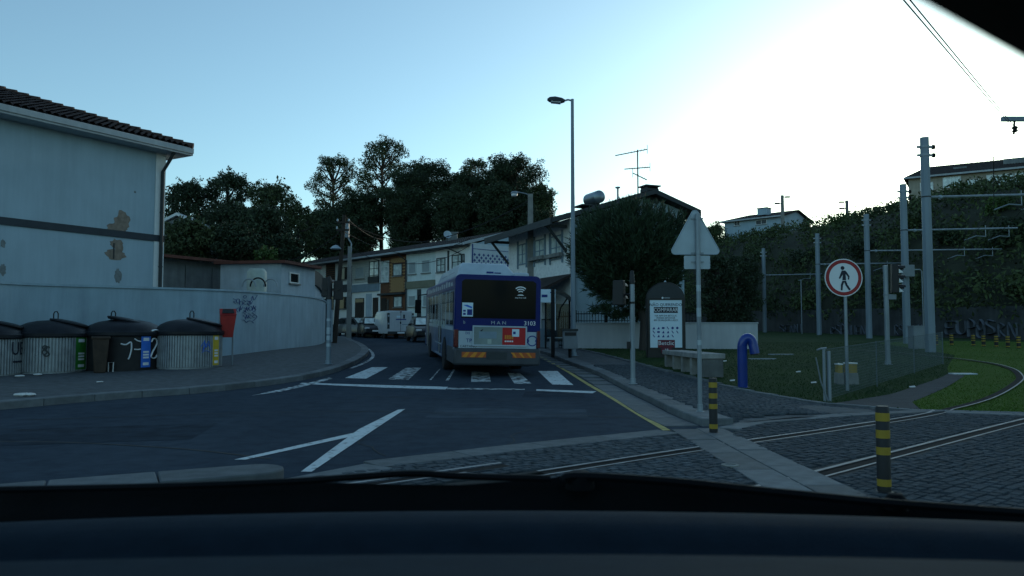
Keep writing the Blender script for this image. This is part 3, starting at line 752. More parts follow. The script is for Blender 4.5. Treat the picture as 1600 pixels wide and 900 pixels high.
# ---- sheds behind the boundary wall
def P0(px, d): return Vector((PX(px, d), d, g(d)))
A = P0(215, 36); B = P0(438, 44); F = Front(A, B); t = thing('garden_shed', 'low grey shed with a rusty red roof edge behind the boundary wall', 'shed', A, F.rz)
zt = F.z(300, 408)
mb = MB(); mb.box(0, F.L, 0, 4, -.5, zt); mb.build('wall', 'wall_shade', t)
mb = MB(); mb.prism([(-.6, -.9, zt - .02), (-.6, 4.4, zt + .5), (-.6, 4.4, zt + .62), (-.6, -.9, zt + .12)], (F.L + 2.0, 0, 0)); mb.build('roof', 'roof_red', t)
for a, b in ((252, 286), (288, 327), (330, 366)):
    mb = MB(); mb.box(F.x(a), F.x(b), -.05, .02, -.3, zt - .25); mb.build('door', 'wall_shade', t)
mb = MB(); mb.box(F.x(366), F.x(371), -.12, .0, -.4, zt - .03); mb.build('post', 'concrete', t)
A = P0(438, 36.5); B = P0(491, 40); F = Front(A, B); t = thing('blue_outhouse', 'small pale blue outhouse with one square window beside the shed', 'outhouse', A, F.rz)
zt = F.z(470, 417)
mb = MB(); mb.box(0, F.L, 0, 3.2, -.5, zt); mb.build('wall', 'wall_blue', t)
mb = MB(); mb.box(-.3, F.L + .1, -.35, 3.4, zt, zt + .14); mb.build('roof', 'roof_red', t)
window(t, F.x(452), F.x(465), F.z(458, 441), F.z(458, 428), 'trim_white', 'glass', 0)
e = Front(B, P0(508, 43)); mb = MB(); zc = zt - .1
pts = [(0, 0, zc), (0, 0, zc - .75)] + [(e.L * q / 8, 0, zc - .75 - .55 * (q / 8) ** 2) for q in range(1, 9)] + [(e.L, 0, zc - .35)] + [(e.L * q / 8, 0, zc - .35 * (q / 8) ** 2) for q in range(7, 0, -1)]
mb.M = Matrix.Translation(B) @ Matrix.Rotation(e.rz, 4, 'Z'); mb.prism(pts, (0, .5, 0)); mb.build('curved_canopy', 'trim_dark', t, world=True)
mb = MB(); mb.M = Matrix.Translation(B) @ Matrix.Rotation(e.rz, 4, 'Z'); mb.box(0.02, e.L, .12, .4, -.4, zt - .9); mb.build('side_wall', 'wall_blue', t, world=True)
for k, (px, w) in enumerate([(389, 14), (403, 16), (423, 14)]):
    d = 33.5 + k * .3; c = P(px, 448, d); r = w * d / FPX * .75; mb = MB()
    mb.tube([(r * math.cos(PI * q / 14), 0, r * math.sin(PI * q / 14) * 1.15) for q in range(15)], .035, 6)
    o = mb.build('pipe_hoop', ['galv', 'iron', 'galv'][k]); o.location = c; tag(o, ['pale pipe hoop behind the boundary wall, next to the fluted post', 'dark pipe hoop rising highest above the boundary wall', 'grey pipe hoop above the wall nearest the blue outhouse'][k], 'hoop', 'pipe hoops behind the wall')
mb = MB(); c = P(401, 447, 34.5); mb.lathe([(.42, -1.6), (.42, .62), (.3, .78)], n=24, mod=lambda a, z: .02 * math.cos(a * 12)); o = mb.build('fluted_post', 'pale_label'); o.location = c; tag(o, 'stout fluted pale green post behind the pipe hoops', 'post')

# ---- little gabled house among the trees on the left
A = P0(246, 62); B = P0(302, 62); F = Front(A, B); t = thing('gabled_house', 'small white gable end showing between the trees beside the tall house', 'house', A, F.rz)
z0 = F.z(275, 352); z1 = F.z(275, 338); L = F.L
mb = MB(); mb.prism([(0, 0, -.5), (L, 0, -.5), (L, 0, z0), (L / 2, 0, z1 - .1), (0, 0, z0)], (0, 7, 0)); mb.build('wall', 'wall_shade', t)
mb = MB()
for s in (-1, 1): mb.prism([(L / 2, -.3, z1 + .05), (L / 2 + s * (L / 2 + .4), -.3, z0 - .15), (L / 2 + s * (L / 2 + .4), -.3, z0 + .05), (L / 2, -.3, z1 + .28)], (0, 7.4, 0))
mb.build('roof', 'trim_white', t)

# ---- the terrace of row houses at the bend
TA = Vector((-23.65, 78.6, g(78))); TB = Vector((-3.08, 55, g(55))); FT = Front(TA, TB); TZ = TA.z
EZT = FT.z(733, 379); RZT = EZT + 1.25; DT = 9.0
def terrace(px0, px1, label, wall):
    x0, x1 = FT.x(px0), FT.x(px1); p = TA + Vector((FT.u.x, FT.u.y, 0)) * x0; p.z = TZ
    t = thing('row_house', label, 'house', p, FT.rz, 'row houses at the bend'); W = x1 - x0
    mb = MB(); mb.box(.004, W - .004, 0, DT, -1.5, EZT); mb.build('wall', wall, t)
    a, b = (0 if px0 > 460 else -.4), W
    mb = roof_sheet((a, -.75, EZT - .12), (b, -.75, EZT - .12), (b, DT / 2, RZT), (a, DT / 2, RZT)); r = mb.build('roof', 'roof_dark', t, angle=50)
    mb = roof_sheet((b, DT + .6, EZT - .1), (a, DT + .6, EZT - .1), (a, DT / 2, RZT), (b, DT / 2, RZT), .5); mb.build('back_roof', 'roof_dark', t, angle=50)
    mb = MB(); mb.box(a, b, -.86, -.74, EZT - .2, EZT - .06); mb.build('gutter', 'fascia', t)
    mb = MB(); mb.box(a, b, -.74, -.001, EZT - .24, EZT - .2); mb.build('soffit', 'trim_dark', t)
    X = lambda px: FT.x(px) - x0
    Z = lambda px, py: FT.z(px, py)
    return t, X, Z, W
def panel(t, name, x0, x1, z0, z1, m, y0=-.03, y1=.01):
    mb = MB(); mb.box(x0, x1, y0, y1, z0, z1); return mb.build(name, m, t)
def win_px(t, X, Z, q, **k): return window(t, X(q[0]), X(q[2]), Z((q[0] + q[2]) / 2, q[3]), Z((q[0] + q[2]) / 2, q[1]), **k)

t, X, Z, W = terrace(438, 500, 'last row house of the terrace, mostly hidden by the blue outhouse', 'wall_teal')
win_px(t, X, Z, (478, 422, 489, 438)); win_px(t, X, Z, (455, 422, 466, 438))
t, X, Z, W = terrace(500, 549, 'white row house with dark windows behind the wooden pole', 'wall_row')
panel(t, 'louver_panel', X(509), X(523), Z(516, 442), Z(516, 411), 'wood_dark')
for k in range(9): panel(t, 'louver_slat', X(509), X(523), Z(516, 442 - k * 3.3), Z(516, 440.6 - k * 3.3), 'wall_brown', -.06, -.032)
win_px(t, X, Z, (531, 419, 542, 436), frame='trim_dark', mull=0); panel(t, 'band', X(526), X(544), Z(535, 457), Z(535, 445), 'band_dark'); win_px(t, X, Z, (530, 465, 541, 482), frame='trim_dark', mull=0)
win_px(t, X, Z, (510, 464, 521, 482), frame='trim_dark', mull=0)
t, X, Z, W = terrace(549, 594, 'grey boarded row house with a pale blue band and dark front door', 'wall_row')
for k in range(9):
    z0 = Z(562, 442 - k * 3.7); panel(t, 'cladding_board', X(550), X(577), z0, z0 + .19, 'board_grey', -.045 + .006 * (k % 2), .01)
win_px(t, X, Z, (556, 419, 569, 434), frame='board_grey', pane='shutter', mull=0, shut=True, y=-.045)
panel(t, 'band', X(549.5), X(593), Z(570, 456), Z(570, 444), 'band_blue', -.12)
w = win_px(t, X, Z, (578, 409, 592, 441), frame='trim_dark', pane='painted_sky_glass', mull=1, trans=2, y=-.05)
panel(t, 'railing', X(577), X(593), Z(585, 442), Z(585, 432), 'trim_dark', -.2, -.17)
d = panel(t, 'door', X(555.5), X(569), Z(562, 500), Z(562, 466), 'wood_dark', -.06); panel(d, 'fanlight', X(556), X(568.5), Z(562, 472.5), Z(562, 467), 'glass', -.07, -.058)
panel(t, 'porch_return', X(572), X(581), Z(576, 499), Z(576, 459), 'wall_blue', -.04); panel(t, 'side_door', X(583), X(591), Z(587, 499), Z(587, 465), 'wood_dark', -.05)
panel(t, 'downpipe', X(548.7), X(549.8), Z(549, 500), Z(549, 415), 'trim_dark', -.1, -.02)
t, X, Z, W = terrace(594, 634, 'row house clad in ochre brick with a glazed stair beside the white van', 'wall_brown')
win_px(t, X, Z, (596, 409, 607, 440), frame='trim_white', pane='painted_sky_glass', mull=1, trans=3)
x0, x1 = X(609), X(633.5); z0, z1 = Z(621, 456), Z(621, 402); bmesh_ = None
mb = MB(); mb.box(0, .33, 0, .03, 0, .115); BK = mb.mesh('brick', 'wall_ochre'); rows = int((z1 - z0) / .125); cnt = 0
wx0, wx1, wz0, wz1 = X(614.3), X(628.7), Z(621, 431), Z(621, 412)
for r in range(rows):
    x = x0 + (r % 2) * .17; zz = z0 + r * .125
    while x < x1 - .33:
        if not (x + .33 > wx0 and x < wx1 and zz + .12 > wz0 and zz < wz1): link('brick', BK, t, (x, -.032 - rnd.uniform(0, .008), zz)); cnt += 1
        x += .345
win_px(t, X, Z, (615, 413, 628, 430), frame='trim_dark', pane='painted_sky_glass', mull=0, y=-.03); win_px(t, X, Z, (616, 464, 628, 479), frame='trim_dark', pane='painted_sky_glass', mull=0)
panel(t, 'door', X(596), X(604), Z(600, 500), Z(600, 466), 'wood_dark', -.05); panel(t, 'porch_soffit', X(594.5), X(633), Z(612, 461), Z(612, 458), 'trim_dark', -.35, -.01)
panel(t, 'door_light', X(605), X(608), Z(606, 485), Z(606, 468), 'glass_dull', -.05)
t, X, Z, W = terrace(634, 680, 'pale green row house with closed shutters and an olive band', 'wall_teal')
for q in ((639, 410, 649.5, 427), (659.5, 407, 671.5, 425), (639, 463, 649, 478), (662, 462, 671, 478)): win_px(t, X, Z, q, frame='wall_teal', pane='shutter', mull=0, shut=True)
panel(t, 'band', X(634.3), X(680), Z(655, 450), Z(655, 439), 'wall_olive', -.14); panel(t, 'porch_return', X(652), X(658), Z(655, 495), Z(655, 452), 'trim_dark', -.03)
p = FT; mb = MB(); xo = .18; mb.tube([(xo - .5, -.7, EZT - .2), (xo, -.12, EZT - .75), (xo, -.1, 0)], .06, 6); mb.build('downpipe', 'trim_dark', t)
t, X, Z, W = terrace(680, 735, 'white row house at the near end of the terrace with blue tiled side wall', 'wall_row')
for q in ((683, 404, 695, 424), (707, 399, 725, 419)): win_px(t, X, Z, q, frame='trim_dark', pane='painted_sky_glass', mull=1, trans=1)
for q in ((684, 455, 696, 476), (706, 455, 724, 476)): win_px(t, X, Z, q, frame='trim_dark', mull=1)
panel(t, 'pilaster', X(699.5), X(701.5), Z(700, 480), Z(700, 392), 'trim_dark', -.06)
mb = MB(); mb.tube([(W - 2.2, -.7, EZT - .2), (W - .9, -.12, EZT - .8), (W - .9, -.1, 0)], .06, 6); mb.build('downpipe', 'trim_dark', t)
mb = MB(); xq = X(712); zq = Z(712, 388); mb.lathe([(.0, 0), (.22, .05), (.12, .3), (.0, .32)], (xq, -.35, zq), 10); mb.tube([(xq, 0, zq + .3), (xq, -.35, zq + .3)], .03, 6); mb.build('wall_lamp', 'trim_dark', t)
mb = MB(); mb.prism([(W, 0, EZT - .2), (W, DT, EZT - .2), (W, DT / 2, RZT - .05)], (-.2, 0, 0)); mb.build('gable', 'wall_white', t)
mb = MB(); mb.box(W - .02, W + .03, .12, DT - .1, -1.2, EZT - .05); tw = mb.build('tiled_side', 'azulejo', t)
mb = MB(); stp = .42
for j in range(16):
    for i in range(20):
        yy = .35 + i * stp + (j % 2) * stp / 2; zz = EZT - .85 - j * stp / 2
        if yy < DT - .2: mb.quad((W + .035, yy - .12, zz), (W + .035, yy, zz - .12), (W + .035, yy + .12, zz), (W + .035, yy, zz + .12))
mb.build('tile_pattern', 'azulejo_blue', tw)
mb = MB(); mb.box(W + .02, W + .05, .1, DT - .1, EZT - .46, EZT - .42); mb.box(W + .02, W + .06, .1, .2, -1, EZT - .1); mb.build('tile_border', 'azulejo_blue', tw)
mb = MB()
for s in (0, 1): y0 = -.75 if s == 0 else DT + .6; mb.prism([(W, y0, EZT - .22), (W, DT / 2, RZT - .1), (W, DT / 2, RZT + .1), (W, y0, EZT - .02)], (.12, 0, 0))
mb.build('verge', 'fascia', t)
def dish(name, label, c, r, rz, m='sign_back'):
    t = thing(name, label, 'satellite dish', c, rz); mb = MB(); mb.M = Matrix.Rotation(R(70), 4, 'X')
    mb.lathe([(0, 0), (r * .5, r * .06), (r, r * .24), (r, r * .27), (r * .5, r * .09), (0, r * .03)], n=24); mb.build('reflector', m, t)
    mb = MB(); mb.tube([(0, .1, 0), (0, .12, -r * 1.5)], .03, 6); mb.build('mast', 'iron', t); mb = MB(); mb.tube([(0, 0, -r), (0, -r * .8, -.05)], .015, 5); mb.build('feed_arm', 'iron', t)
dish('satellite_dish', 'round satellite dish on the terrace roof ridge', P(699, 367, 61), .33, R(20))
mb = MB(); c = P(706, 370, 62); mb.box(-.45, .45, -.3, .3, -.5, .28); mb.box(-.52, .52, -.37, .37, .281, .36); o = mb.build('roof_chimney', 'wall_shade'); o.location = c; tag(o, 'squat grey chimney beside the satellite dish on the terrace roof', 'chimney')
# front garden walls and railings of the terrace
def railing(px0, px1, y, label, h=1.0, zb=.55):
    x0, x1 = FT.x(px0, y), FT.x(px1, y); p = TA + Vector((FT.u.x * x0 + FT.n.x * y, FT.u.y * x0 + FT.n.y * y, 0)); p.z = g(p.y)
    t = thing('iron_railing', label, 'railing', p, FT.rz, 'railings before the row houses'); L = x1 - x0
    mb = MB(); mb.box(0, L, -.1, .1, -.3, zb); mb.build('base_wall', 'wall_shade', t)
    mb = MB(); mb.box(0, L, -.02, .02, zb + h - .05, zb + h); mb.box(0, L, -.02, .02, zb + .06, zb + .1); mb.build('rail', 'iron', t)
    n = int(L / .14); mb = MB(); mb.box(-.012, .012, -.012, .012, 0, h - .06); mb.lathe([(.03, h * .45), (.05, h * .5), (.03, h * .55)], n=6); me = mb.mesh('bar', 'iron')
    for k in range(n): link('bar', me, t, (.07 + k * .14, 0, zb + .05))
railing(549, 556, -2.2, 'short iron railing in front of the boarded row house, before its door'); railing(570, 593, -2.2, 'iron railing in front of the boarded row house, past its door'); railing(634, 668, -2.2, 'ornate iron railing in front of the pale green row house')
A = P0(596, 55.5)

# ---- the white house with the big gable
WA = P0(796, 43.2); WBp = P0(893, 36); WA.z = WBp.z = .55; FW = Front(WA, WBp); LW = FW.L; DW = 6.3; RY = 4.3
hw_ = thing('gable_house', 'white two storey house with a wide gable and deep bracketed eaves', 'house', WA, FW.rz)
EZW = FW.z(893, 341); RZW = EZW + 1.3
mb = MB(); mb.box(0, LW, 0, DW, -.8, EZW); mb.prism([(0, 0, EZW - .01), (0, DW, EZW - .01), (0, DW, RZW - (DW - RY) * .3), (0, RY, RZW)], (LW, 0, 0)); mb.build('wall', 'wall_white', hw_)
panel(hw_, 'stone_facing', .01, LW - .01, 0, EZW - .004, 'wall_stone', -.06, -.001)
def wz(y): return EZW + (RZW - EZW) * (y / RY)
for s, nm in ((0, 'roof'), (1, 'back_roof')):
    y0 = -1.25 if s == 0 else DW + .6; z0 = wz(-1.0) if s == 0 else RZW - (DW + .6 - RY) * .3; ym = RY
    a, b = (-.5, LW + .55)
    mb = roof_sheet(*(((a, y0, z0 + .12), (b, y0, z0 + .12), (b, ym, RZW + .22), (a, ym, RZW + .22)) if s == 0 else ((b, y0, z0 + .12), (a, y0, z0 + .12), (a, ym, RZW + .22), (b, ym, RZW + .22))))
    mb.build(nm, 'roof_dark', hw_, angle=50)
    mb = MB(); mb.prism([(b, y0, z0 - .02), (b, ym, RZW + .06), (b, ym, RZW + .28), (b, y0, z0 + .2)], (.08, 0, 0)); mb.build('verge_board', 'trim_dark', hw_)
    mb = MB(); mb.box(a, b, y0 - (.08 if s == 0 else -.08), y0, z0 - .12, z0 + .2) if s == 0 else mb.box(a, b, y0, y0 + .08, z0 - .12, z0 + .2); mb.build('gutter', 'trim_dark', hw_)
for x in (.05, LW - .35):
    mb = MB(); mb.tube([(x, -1.1, wz(-1.0) - .06), (x, -.07, wz(-1.0) - 1.25)], .07, 6); mb.box(x - .07, x + .07, -1.2, -.06, wz(-1.0) - .12, wz(-1.0) + .02); mb.build('bracket', 'trim_dark', hw_)
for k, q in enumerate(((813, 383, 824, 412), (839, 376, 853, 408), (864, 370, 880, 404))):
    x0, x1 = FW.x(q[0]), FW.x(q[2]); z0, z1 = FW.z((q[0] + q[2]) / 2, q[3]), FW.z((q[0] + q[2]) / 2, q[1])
    w = window(hw_, x0, x1, z0, z1, 'band_blue', 'painted_sky_glass', 1, 1, y=-.06, sill=False)
    mb = MB(); mb.box(x0 - .16, x0 - .08, -.14, -.062, z0 - .25, z1 + .25); mb.box(x1 + .08, x1 + .16, -.14, -.062, z0 - .25, z1 + .25); mb.build('shutter_guide', 'band_blue', w)
    if k: mb = MB(); mb.box(x0 - .3, x1 + .3, -.36, -.165, z0 + .05, z0 + .22); mb.build('flower_box', 'concrete', w)
mb = MB(); mb.prism([(-.2, -2.0, 1.95 + .5), (-.2, -.06, 3.0 + .35), (-.2, -.06, 3.12 + .35), (-.2, -2.1, 2.05 + .5)], (LW + .5, 0, 0)); pr = mb.build('porch_roof', 'roof_dark', hw_)
mb = MB(); mb.prism([(-.2, -2.12, 2.3), (-.2, -.3, 3.2), (-.2, -.3, 3.42), (-.2, -2.12, 2.52)], (-.09, 0, 0)); mb.build('porch_verge', 'fascia', hw_)
mb = MB(); mb.box(-.1, .18, -1.9, -1.62, -.3, 2.35); mb.box(LW - .1, LW + .18, -1.9, -1.62, -.3, 2.35); mb.build('porch_pillar', 'wall_stone', hw_)
mb = MB(); mb.box(LW + .0, LW + .25, -1.9, -.07, -.3, .9); mb.build('porch_wall', 'wall_white', hw_)
wg = lambda px, y: 0
# gable end features (plane x = LW): the small window and pipe behind the pine
mb = MB(); mb.tube([(LW + .08, .12, EZW - .2), (LW + .08, .12, -.4)], .06, 8); mb.build('downpipe', 'trim_dark', hw_)
mb = MB(); mb.box(LW, LW + .06, DW - 1.3, DW - .45, 1.7, 3.5); o = mb.build('window', 'trim_white', hw_); mb = MB(); mb.box(LW + .05, LW + .075, DW - 1.22, DW - .53, 1.78, 3.42); mb.build('pane', 'painted_sky_glass', o)
c = Vector((LW + .35 - .5, DW / 2 + .1, RZW)); mb = MB(); mb.box(LW - .5, LW + .1, RY - .2, RY + .5, RZW - .3, RZW + .42)
ch = mb.build('chimney', 'trim_dark', hw_); mb = MB(); mb.box(LW - .58, LW + .18, RY - .28, RY + .58, RZW + .52, RZW + .58)
for a in (-.18, .42): mb.box(LW - .48, LW + .08, RY + a, RY + a + .06, RZW + .42, RZW + .52)
mb.build('chimney_cap', 'trim_dark', ch)
def W2(x, y, z): return WA + Vector((FW.u.x * x + FW.n.x * y, FW.u.y * x + FW.n.y * y, z))
t = thing('solar_water_tank', 'silver solar water tank lying on the gable house roof', 'water tank', W2(LW - .6, 1.55, wz(1.55) + .25), FW.rz)
mb = MB(); mb.M = Matrix.Rotation(R(90), 4, 'Y'); mb.lathe([(0, -.62), (.25, -.6), (.31, -.55), (.31, .55), (.25, .6), (0, .62)], (-.42, 0, 0), 24); mb.build('drum', 'tank', t)
mb = MB(); mb.box(-.5, .5, -.9, .25, -.03, .03); mb.box(-.4, -.34, -.1, .1, 0, .2); mb.box(.34, .4, -.1, .1, 0, .2); mb.build('cradle', 'trim_dark', t)
c = W2(LW - .8, 3.0, wz(3.0)); mb = MB(); mb.tube([(0, 0, 0), (0, 0, .85)], .05, 8); mb.lathe([(.05, .85), (.13, .88), (.13, .93), (0, .96)], n=12); o = mb.build('vent_pipe', 'galv'); o.location = c; tag(o, 'thin vent pipe with a cap on the gable house roof', 'vent pipe')
t = thing('tv_antenna', 'tall rooftop aerial with three arms beside the gable house chimney', 'antenna', W2(LW - .3, RY - .45, RZW + .1)); d = 38; mz = lambda py: PZ(py, d) - t.location.z; bx = PX(1011, d)
mb = MB(); mb.tube([(0, 0, 0), (.0, 0, mz(236))], .032, 6); mb.build('mast', 'iron', t)
for (x0, y0, x1, y1) in ((976, 245, 1028, 233), (990, 266, 1032, 261), (1003, 272, 1027, 281)):
    a = Vector((PX(x0, d) - bx, 0, mz(y0))); b = Vector((PX(x1, d) - bx, .3, mz(y1))); mb = MB(); mb.tube([a, b], .026, 5)
    for k in range(9): q = a.lerp(b, .1 + k * .1); l = .12 + .03 * k; mb.tube([q - Vector((.03, l, 0)), q + Vector((.03, l, 0))], .007, 4)
    q = b if y1 < y0 else a; mb.tube([q - Vector((0, 0, .22)), q + Vector((0, 0, .22))], .012, 4); mb.build('boom', 'iron', t)
# ---- low garden wall with railing
GA = P0(868, 33.6); GB = P0(1184, 32.6); GA.z = GB.z = g(33) + .05; FG = Front(GA, GB)
t = thing('garden_wall', 'long low white garden wall with a dark railing in front of the pine', 'wall', GA, FG.rz); zt = FG.z(1000, 506)
mb = MB(); mb.box(FG.x(896), FG.L, 0, .22, -.4, zt); mb.build('wall', 'wall_garden', t); mb = MB(); mb.box(FG.x(896) - .03, FG.L + .03, -.04, .26, zt, zt + .06); mb.build('coping', 'fascia', t, bev=.01)
x0, x1 = FG.x(899), FG.x(1092); mb = MB(); mb.box(x0, x1, .09, .12, zt + .42, zt + .46); mb.box(x0, x1, .09, .12, zt + .12, zt + .15); mb.build('rail', 'iron', t)
mb = MB(); mb.box(-.011, .011, .09, .115, 0, .52); me = mb.mesh('bar', 'iron'); k = x0
while k < x1: link('bar', me, t, (k, 0, zt + .04)); k += .125
for k in range(5): xx = x0 + (x1 - x0) * k / 4; mb = MB(); mb.box(xx - .05, xx + .05, .06, .15, zt + .05, zt + .6); mb.build('post', 'iron', t)
# gate and panel wall beside the stop
A = P0(836, 35.5); B = P0(872, 34.8); F = Front(A, B); t = thing('garden_gate', 'pale grey metal gate panel behind the bus, left of the stop', 'gate', A, F.rz); zt = F.z(855, 500)
mb = MB(); mb.box(0, F.L, 0, .08, -.3, zt); mb.build('panel', 'gate_grey', t); mb = MB(); mb.box(0, F.L, -.03, -.001, zt * .45, zt * .47); mb.box(0, F.L, -.03, .1, zt, zt + .05); mb.build('rail', 'trim_dark', t)
mb = MB(); mb.box(F.L * .7, F.L * .85, -.06, -.002, zt * .6, zt * .75); mb.build('letter_box', 'trim_dark', t)
A = P0(872, 35); B = P0(893, 34.4); F = Front(A, B); t = thing('barred_gate', 'tall dark barred gate behind the bus shelter', 'gate', A, F.rz); mb = MB()
mb.box(0, F.L, -.02, .02, 1.5, 1.55); mb.box(0, F.L, -.02, .02, .2, .25); mb.build('rail', 'iron', t); mb = MB(); mb.box(-.012, .012, -.012, .012, .1, 1.75); me = mb.mesh('bar', 'iron')
for k in range(6): link('bar', me, t, (.06 + k * F.L / 6, 0, 0))

# ---- houses above the bank
def block(name, label, A, B, top, ridge, depth, wall, over=.5, hip=2.2):
    F = Front(A, B); t = thing(name, label, 'house', A, F.rz); L = F.L
    mb = MB(); mb.box(0, L, 0, depth, -5, top); mb.build('wall', wall, t)
    a0, a1, b1, b0 = Vector((-over, -over, top - .1)), Vector((L + over, -over, top - .1)), Vector((L + over - .1, depth / 2, ridge)), Vector((hip - over, depth / 2, ridge))
    mb = roof_sheet(a0, a1, b1, b0, .3); mb.build('roof', 'roof_dark', t, angle=50)
    c0, c1 = Vector((-over, depth + over, top - .1)), Vector((L + over, depth + over, top - .1)); mb = roof_sheet(c1, c0, b0, b1, .6); mb.prism([a0, b0, c0], (0, 0, -.1)); mb.build('back_roof', 'roof_dark', t, angle=50)
    mb = MB(); mb.prism([(L, 0, top - .02), (L, depth, top - .02), (L, depth / 2, ridge - .1)], (-.2, 0, 0)); mb.build('gable', wall, t)
    mb = MB(); mb.box(-over, L + over, -over - .1, -over, top - .2, top); mb.build('gutter', 'fascia', t)
    return t, F
A = P(1132, 352, 110); B = P(1222, 340, 104); A.z = B.z = PZ(352, 110); t, F = block('hilltop_house', 'low white house with a brown roof on the bank behind two posts', A, B, F.z(1, 1) * 0 + PZ(343, 108) - A.z, PZ(330, 106) - A.z + .3, 9, 'wall_white')
for q in ((1150, 346, 1158, 352), (1184, 344, 1200, 350)): win_px(t, lambda p: F.x(p), lambda p, r: F.z(p, r), q, frame='trim_white', pane='glass_dull', mull=1)
mb = MB(); xx = F.x(1187); zz = PZ(337, 108) - A.z; mb.box(xx - .7, xx + .7, 1.2, 2.6, zz, zz + .95); mb.build('dormer', 'wall_white', t); mb = MB(); mb.box(xx - .8, xx + .8, 1.1, 2.7, zz + .95, zz + 1.03); mb.build('dormer_roof', 'roof_dark', t)
A = P(1420, 302, 92); B = P(1660, 300, 84); A.z = B.z = PZ(306, 88); F = Front(A, B)
t, F = block('hilltop_apartments', 'beige apartment block with a brown roof and glazed balconies on the bank', A, B, F.z(1500, 271), F.z(1500, 258) + 1.0, 10, 'wall_beige')
for q, k in (((1444, 286, 1463, 297), 2), ((1480, 277, 1507, 292), 3), ((1519, 281, 1535, 289), 1), ((1549, 274, 1560, 291), 1), ((1562, 274, 1577, 290), 1), ((1579, 272, 1590, 290), 1), ((1594, 271, 1606, 288), 1)):
    win_px(t, lambda p: F.x(p), lambda p, r: F.z(p, r), q, frame='trim_white', pane='painted_sky_glass', mull=k, trans=1 if q[0] > 1540 else 0)
for px, py, w in ((1507, 268, .7), (1600, 254, 1.5)):
    xx = F.x(px, 2.4); zz = F.z(px, py, 2.4); mb = MB(); mb.box(xx - w, xx + w, 1.9, 3.2, zz - .9, zz + .5); mb.build('chimney', 'wall_shade', t)
mb = MB(); xx = F.x(1548); mb.box(xx - .3, F.x(1612), -1.0, 0, F.z(1570, 293), F.z(1570, 291)); mb.build('balcony', 'wall_beige', t)
# ---- graffiti wall at the foot of the bank
gw = thing('graffiti_wall', 'low dark wall covered in faded graffiti at the foot of the bank', 'wall', (HW[1].x, HW[1].y, 0))
a = [p for p, q in along(HW[:6], 1.0)]; a = [Vector((p.x, p.y, 0)) for p in a]; a = offset(a, .12); b = offset(a, -.5); n = len(a); mb = MB()
for pts, h in ((a, -.4), (a, 2.05), (b, 2.05), (b, -.4)):
    for p in pts: mb.v.append((p.x, p.y, S(p.x, p.y) + h))
for r in range(3):
    for i in range(n - 1): mb.f.append((r * n + i, r * n + i + 1, (r + 1) * n + i + 1, (r + 1) * n + i)); mb.mi.append(0)
mb.build('wall', 'graffiti_wall', gw, world=True)
GWL = a
def on_bank_wall(px, py, off=.03):
    k = (px - 800) / FPX
    for p, q in zip(GWL, GWL[1:]):
        f0, f1 = p.x - k * p.y, q.x - k * q.y
        if f0 * f1 <= 0 and f0 != f1:
            c = p.lerp(q, f0 / (f0 - f1)); d = (q - p).normalized(); return Vector((c.x - d.y * off, c.y + d.x * off, PZ(py, c.y)))
rr = random.Random(8)
SHAPES = {'S': [(.9, .1), (.2, 0), (.05, .3), (.8, .6), (.85, .9), (.1, 1)], 'U': [(.1, 0), (.1, .75), (.5, 1), (.9, .75), (.9, 0)], 'P': [(.15, 1), (.15, 0), (.8, .1), (.85, .4), (.2, .5)],
          'O': [(.5, 0), (.05, .5), (.5, 1), (.95, .5), (.5, 0)], 'E': [(.95, 0), (.2, .05), (.15, .5), (.7, .5), (.15, .55), (.15, 1), (.95, .95)], 'N': [(.1, 1), (.15, 0), (.85, 1), (.9, 0)], 'R': [(.1, 1), (.1, 0), (.8, .15), (.2, .5), (.9, 1)]}
def spray(ch, x0, x1, y0, y1, fat):
    w = [on_bank_wall(x0 + (x1 - x0) * u_, y0 + (y1 - y0) * v_, .05) for u_, v_ in SHAPES[ch]]; w = [x for x in w if x]
    if len(w) < 3: return
    w = curve(w, 3); k = w[0].y / FPX
    mb = MB(); mb.tube([p + Vector((.03, .02, -.03)) for p in w], fat * k * 1.25, 6, flat=.2); mb.build('graffiti_outline', 'dark_print', gw, world=True)
    mb = MB(); mb.tube([p + Vector((-.03, -.05, 0)) for p in w], fat * k, 6, flat=.25); mb.build('graffiti_letter', 'graffiti_pale', gw, world=True)
for ch, x0, x1, y0, y1, f in [('E', 1477, 1493, 502, 522, 3.2), ('U', 1495, 1511, 501, 522, 3.2), ('P', 1512, 1525, 500, 526, 3), ('O', 1527, 1539, 499, 516, 3.2), ('U', 1526, 1540, 512, 528, 2.6), ('S', 1542, 1556, 500, 522, 3.2), ('R', 1560, 1572, 506, 526, 2.2), ('N', 1574, 1590, 504, 528, 2.2),
                              ('S', 1219, 1226, 508, 520, 1.2), ('E', 1227, 1234, 508, 521, 1.2), ('N', 1235, 1242, 509, 520, 1.2), ('O', 1238, 1245, 507, 521, 1.1), ('U', 1246, 1252, 506, 521, 1.1), ('R', 1298, 1306, 512, 527, 1.2), ('S', 1306, 1314, 508, 526, 1.3), ('P', 1314, 1321, 507, 526, 1.3), ('N', 1322, 1330, 510, 528, 1.2),
                              ('U', 1330, 1337, 508, 528, 1.2), ('E', 1338, 1344, 510, 527, 1.2), ('N', 1345, 1353, 509, 522, 1.0), ('R', 1398, 1404, 508, 523, 1.0), ('S', 1405, 1412, 508, 523, 1.0), ('E', 1426, 1433, 507, 521, 1.0), ('N', 1434, 1441, 507, 521, 1.0)]: spray(ch, x0, x1, y0, y1, f)

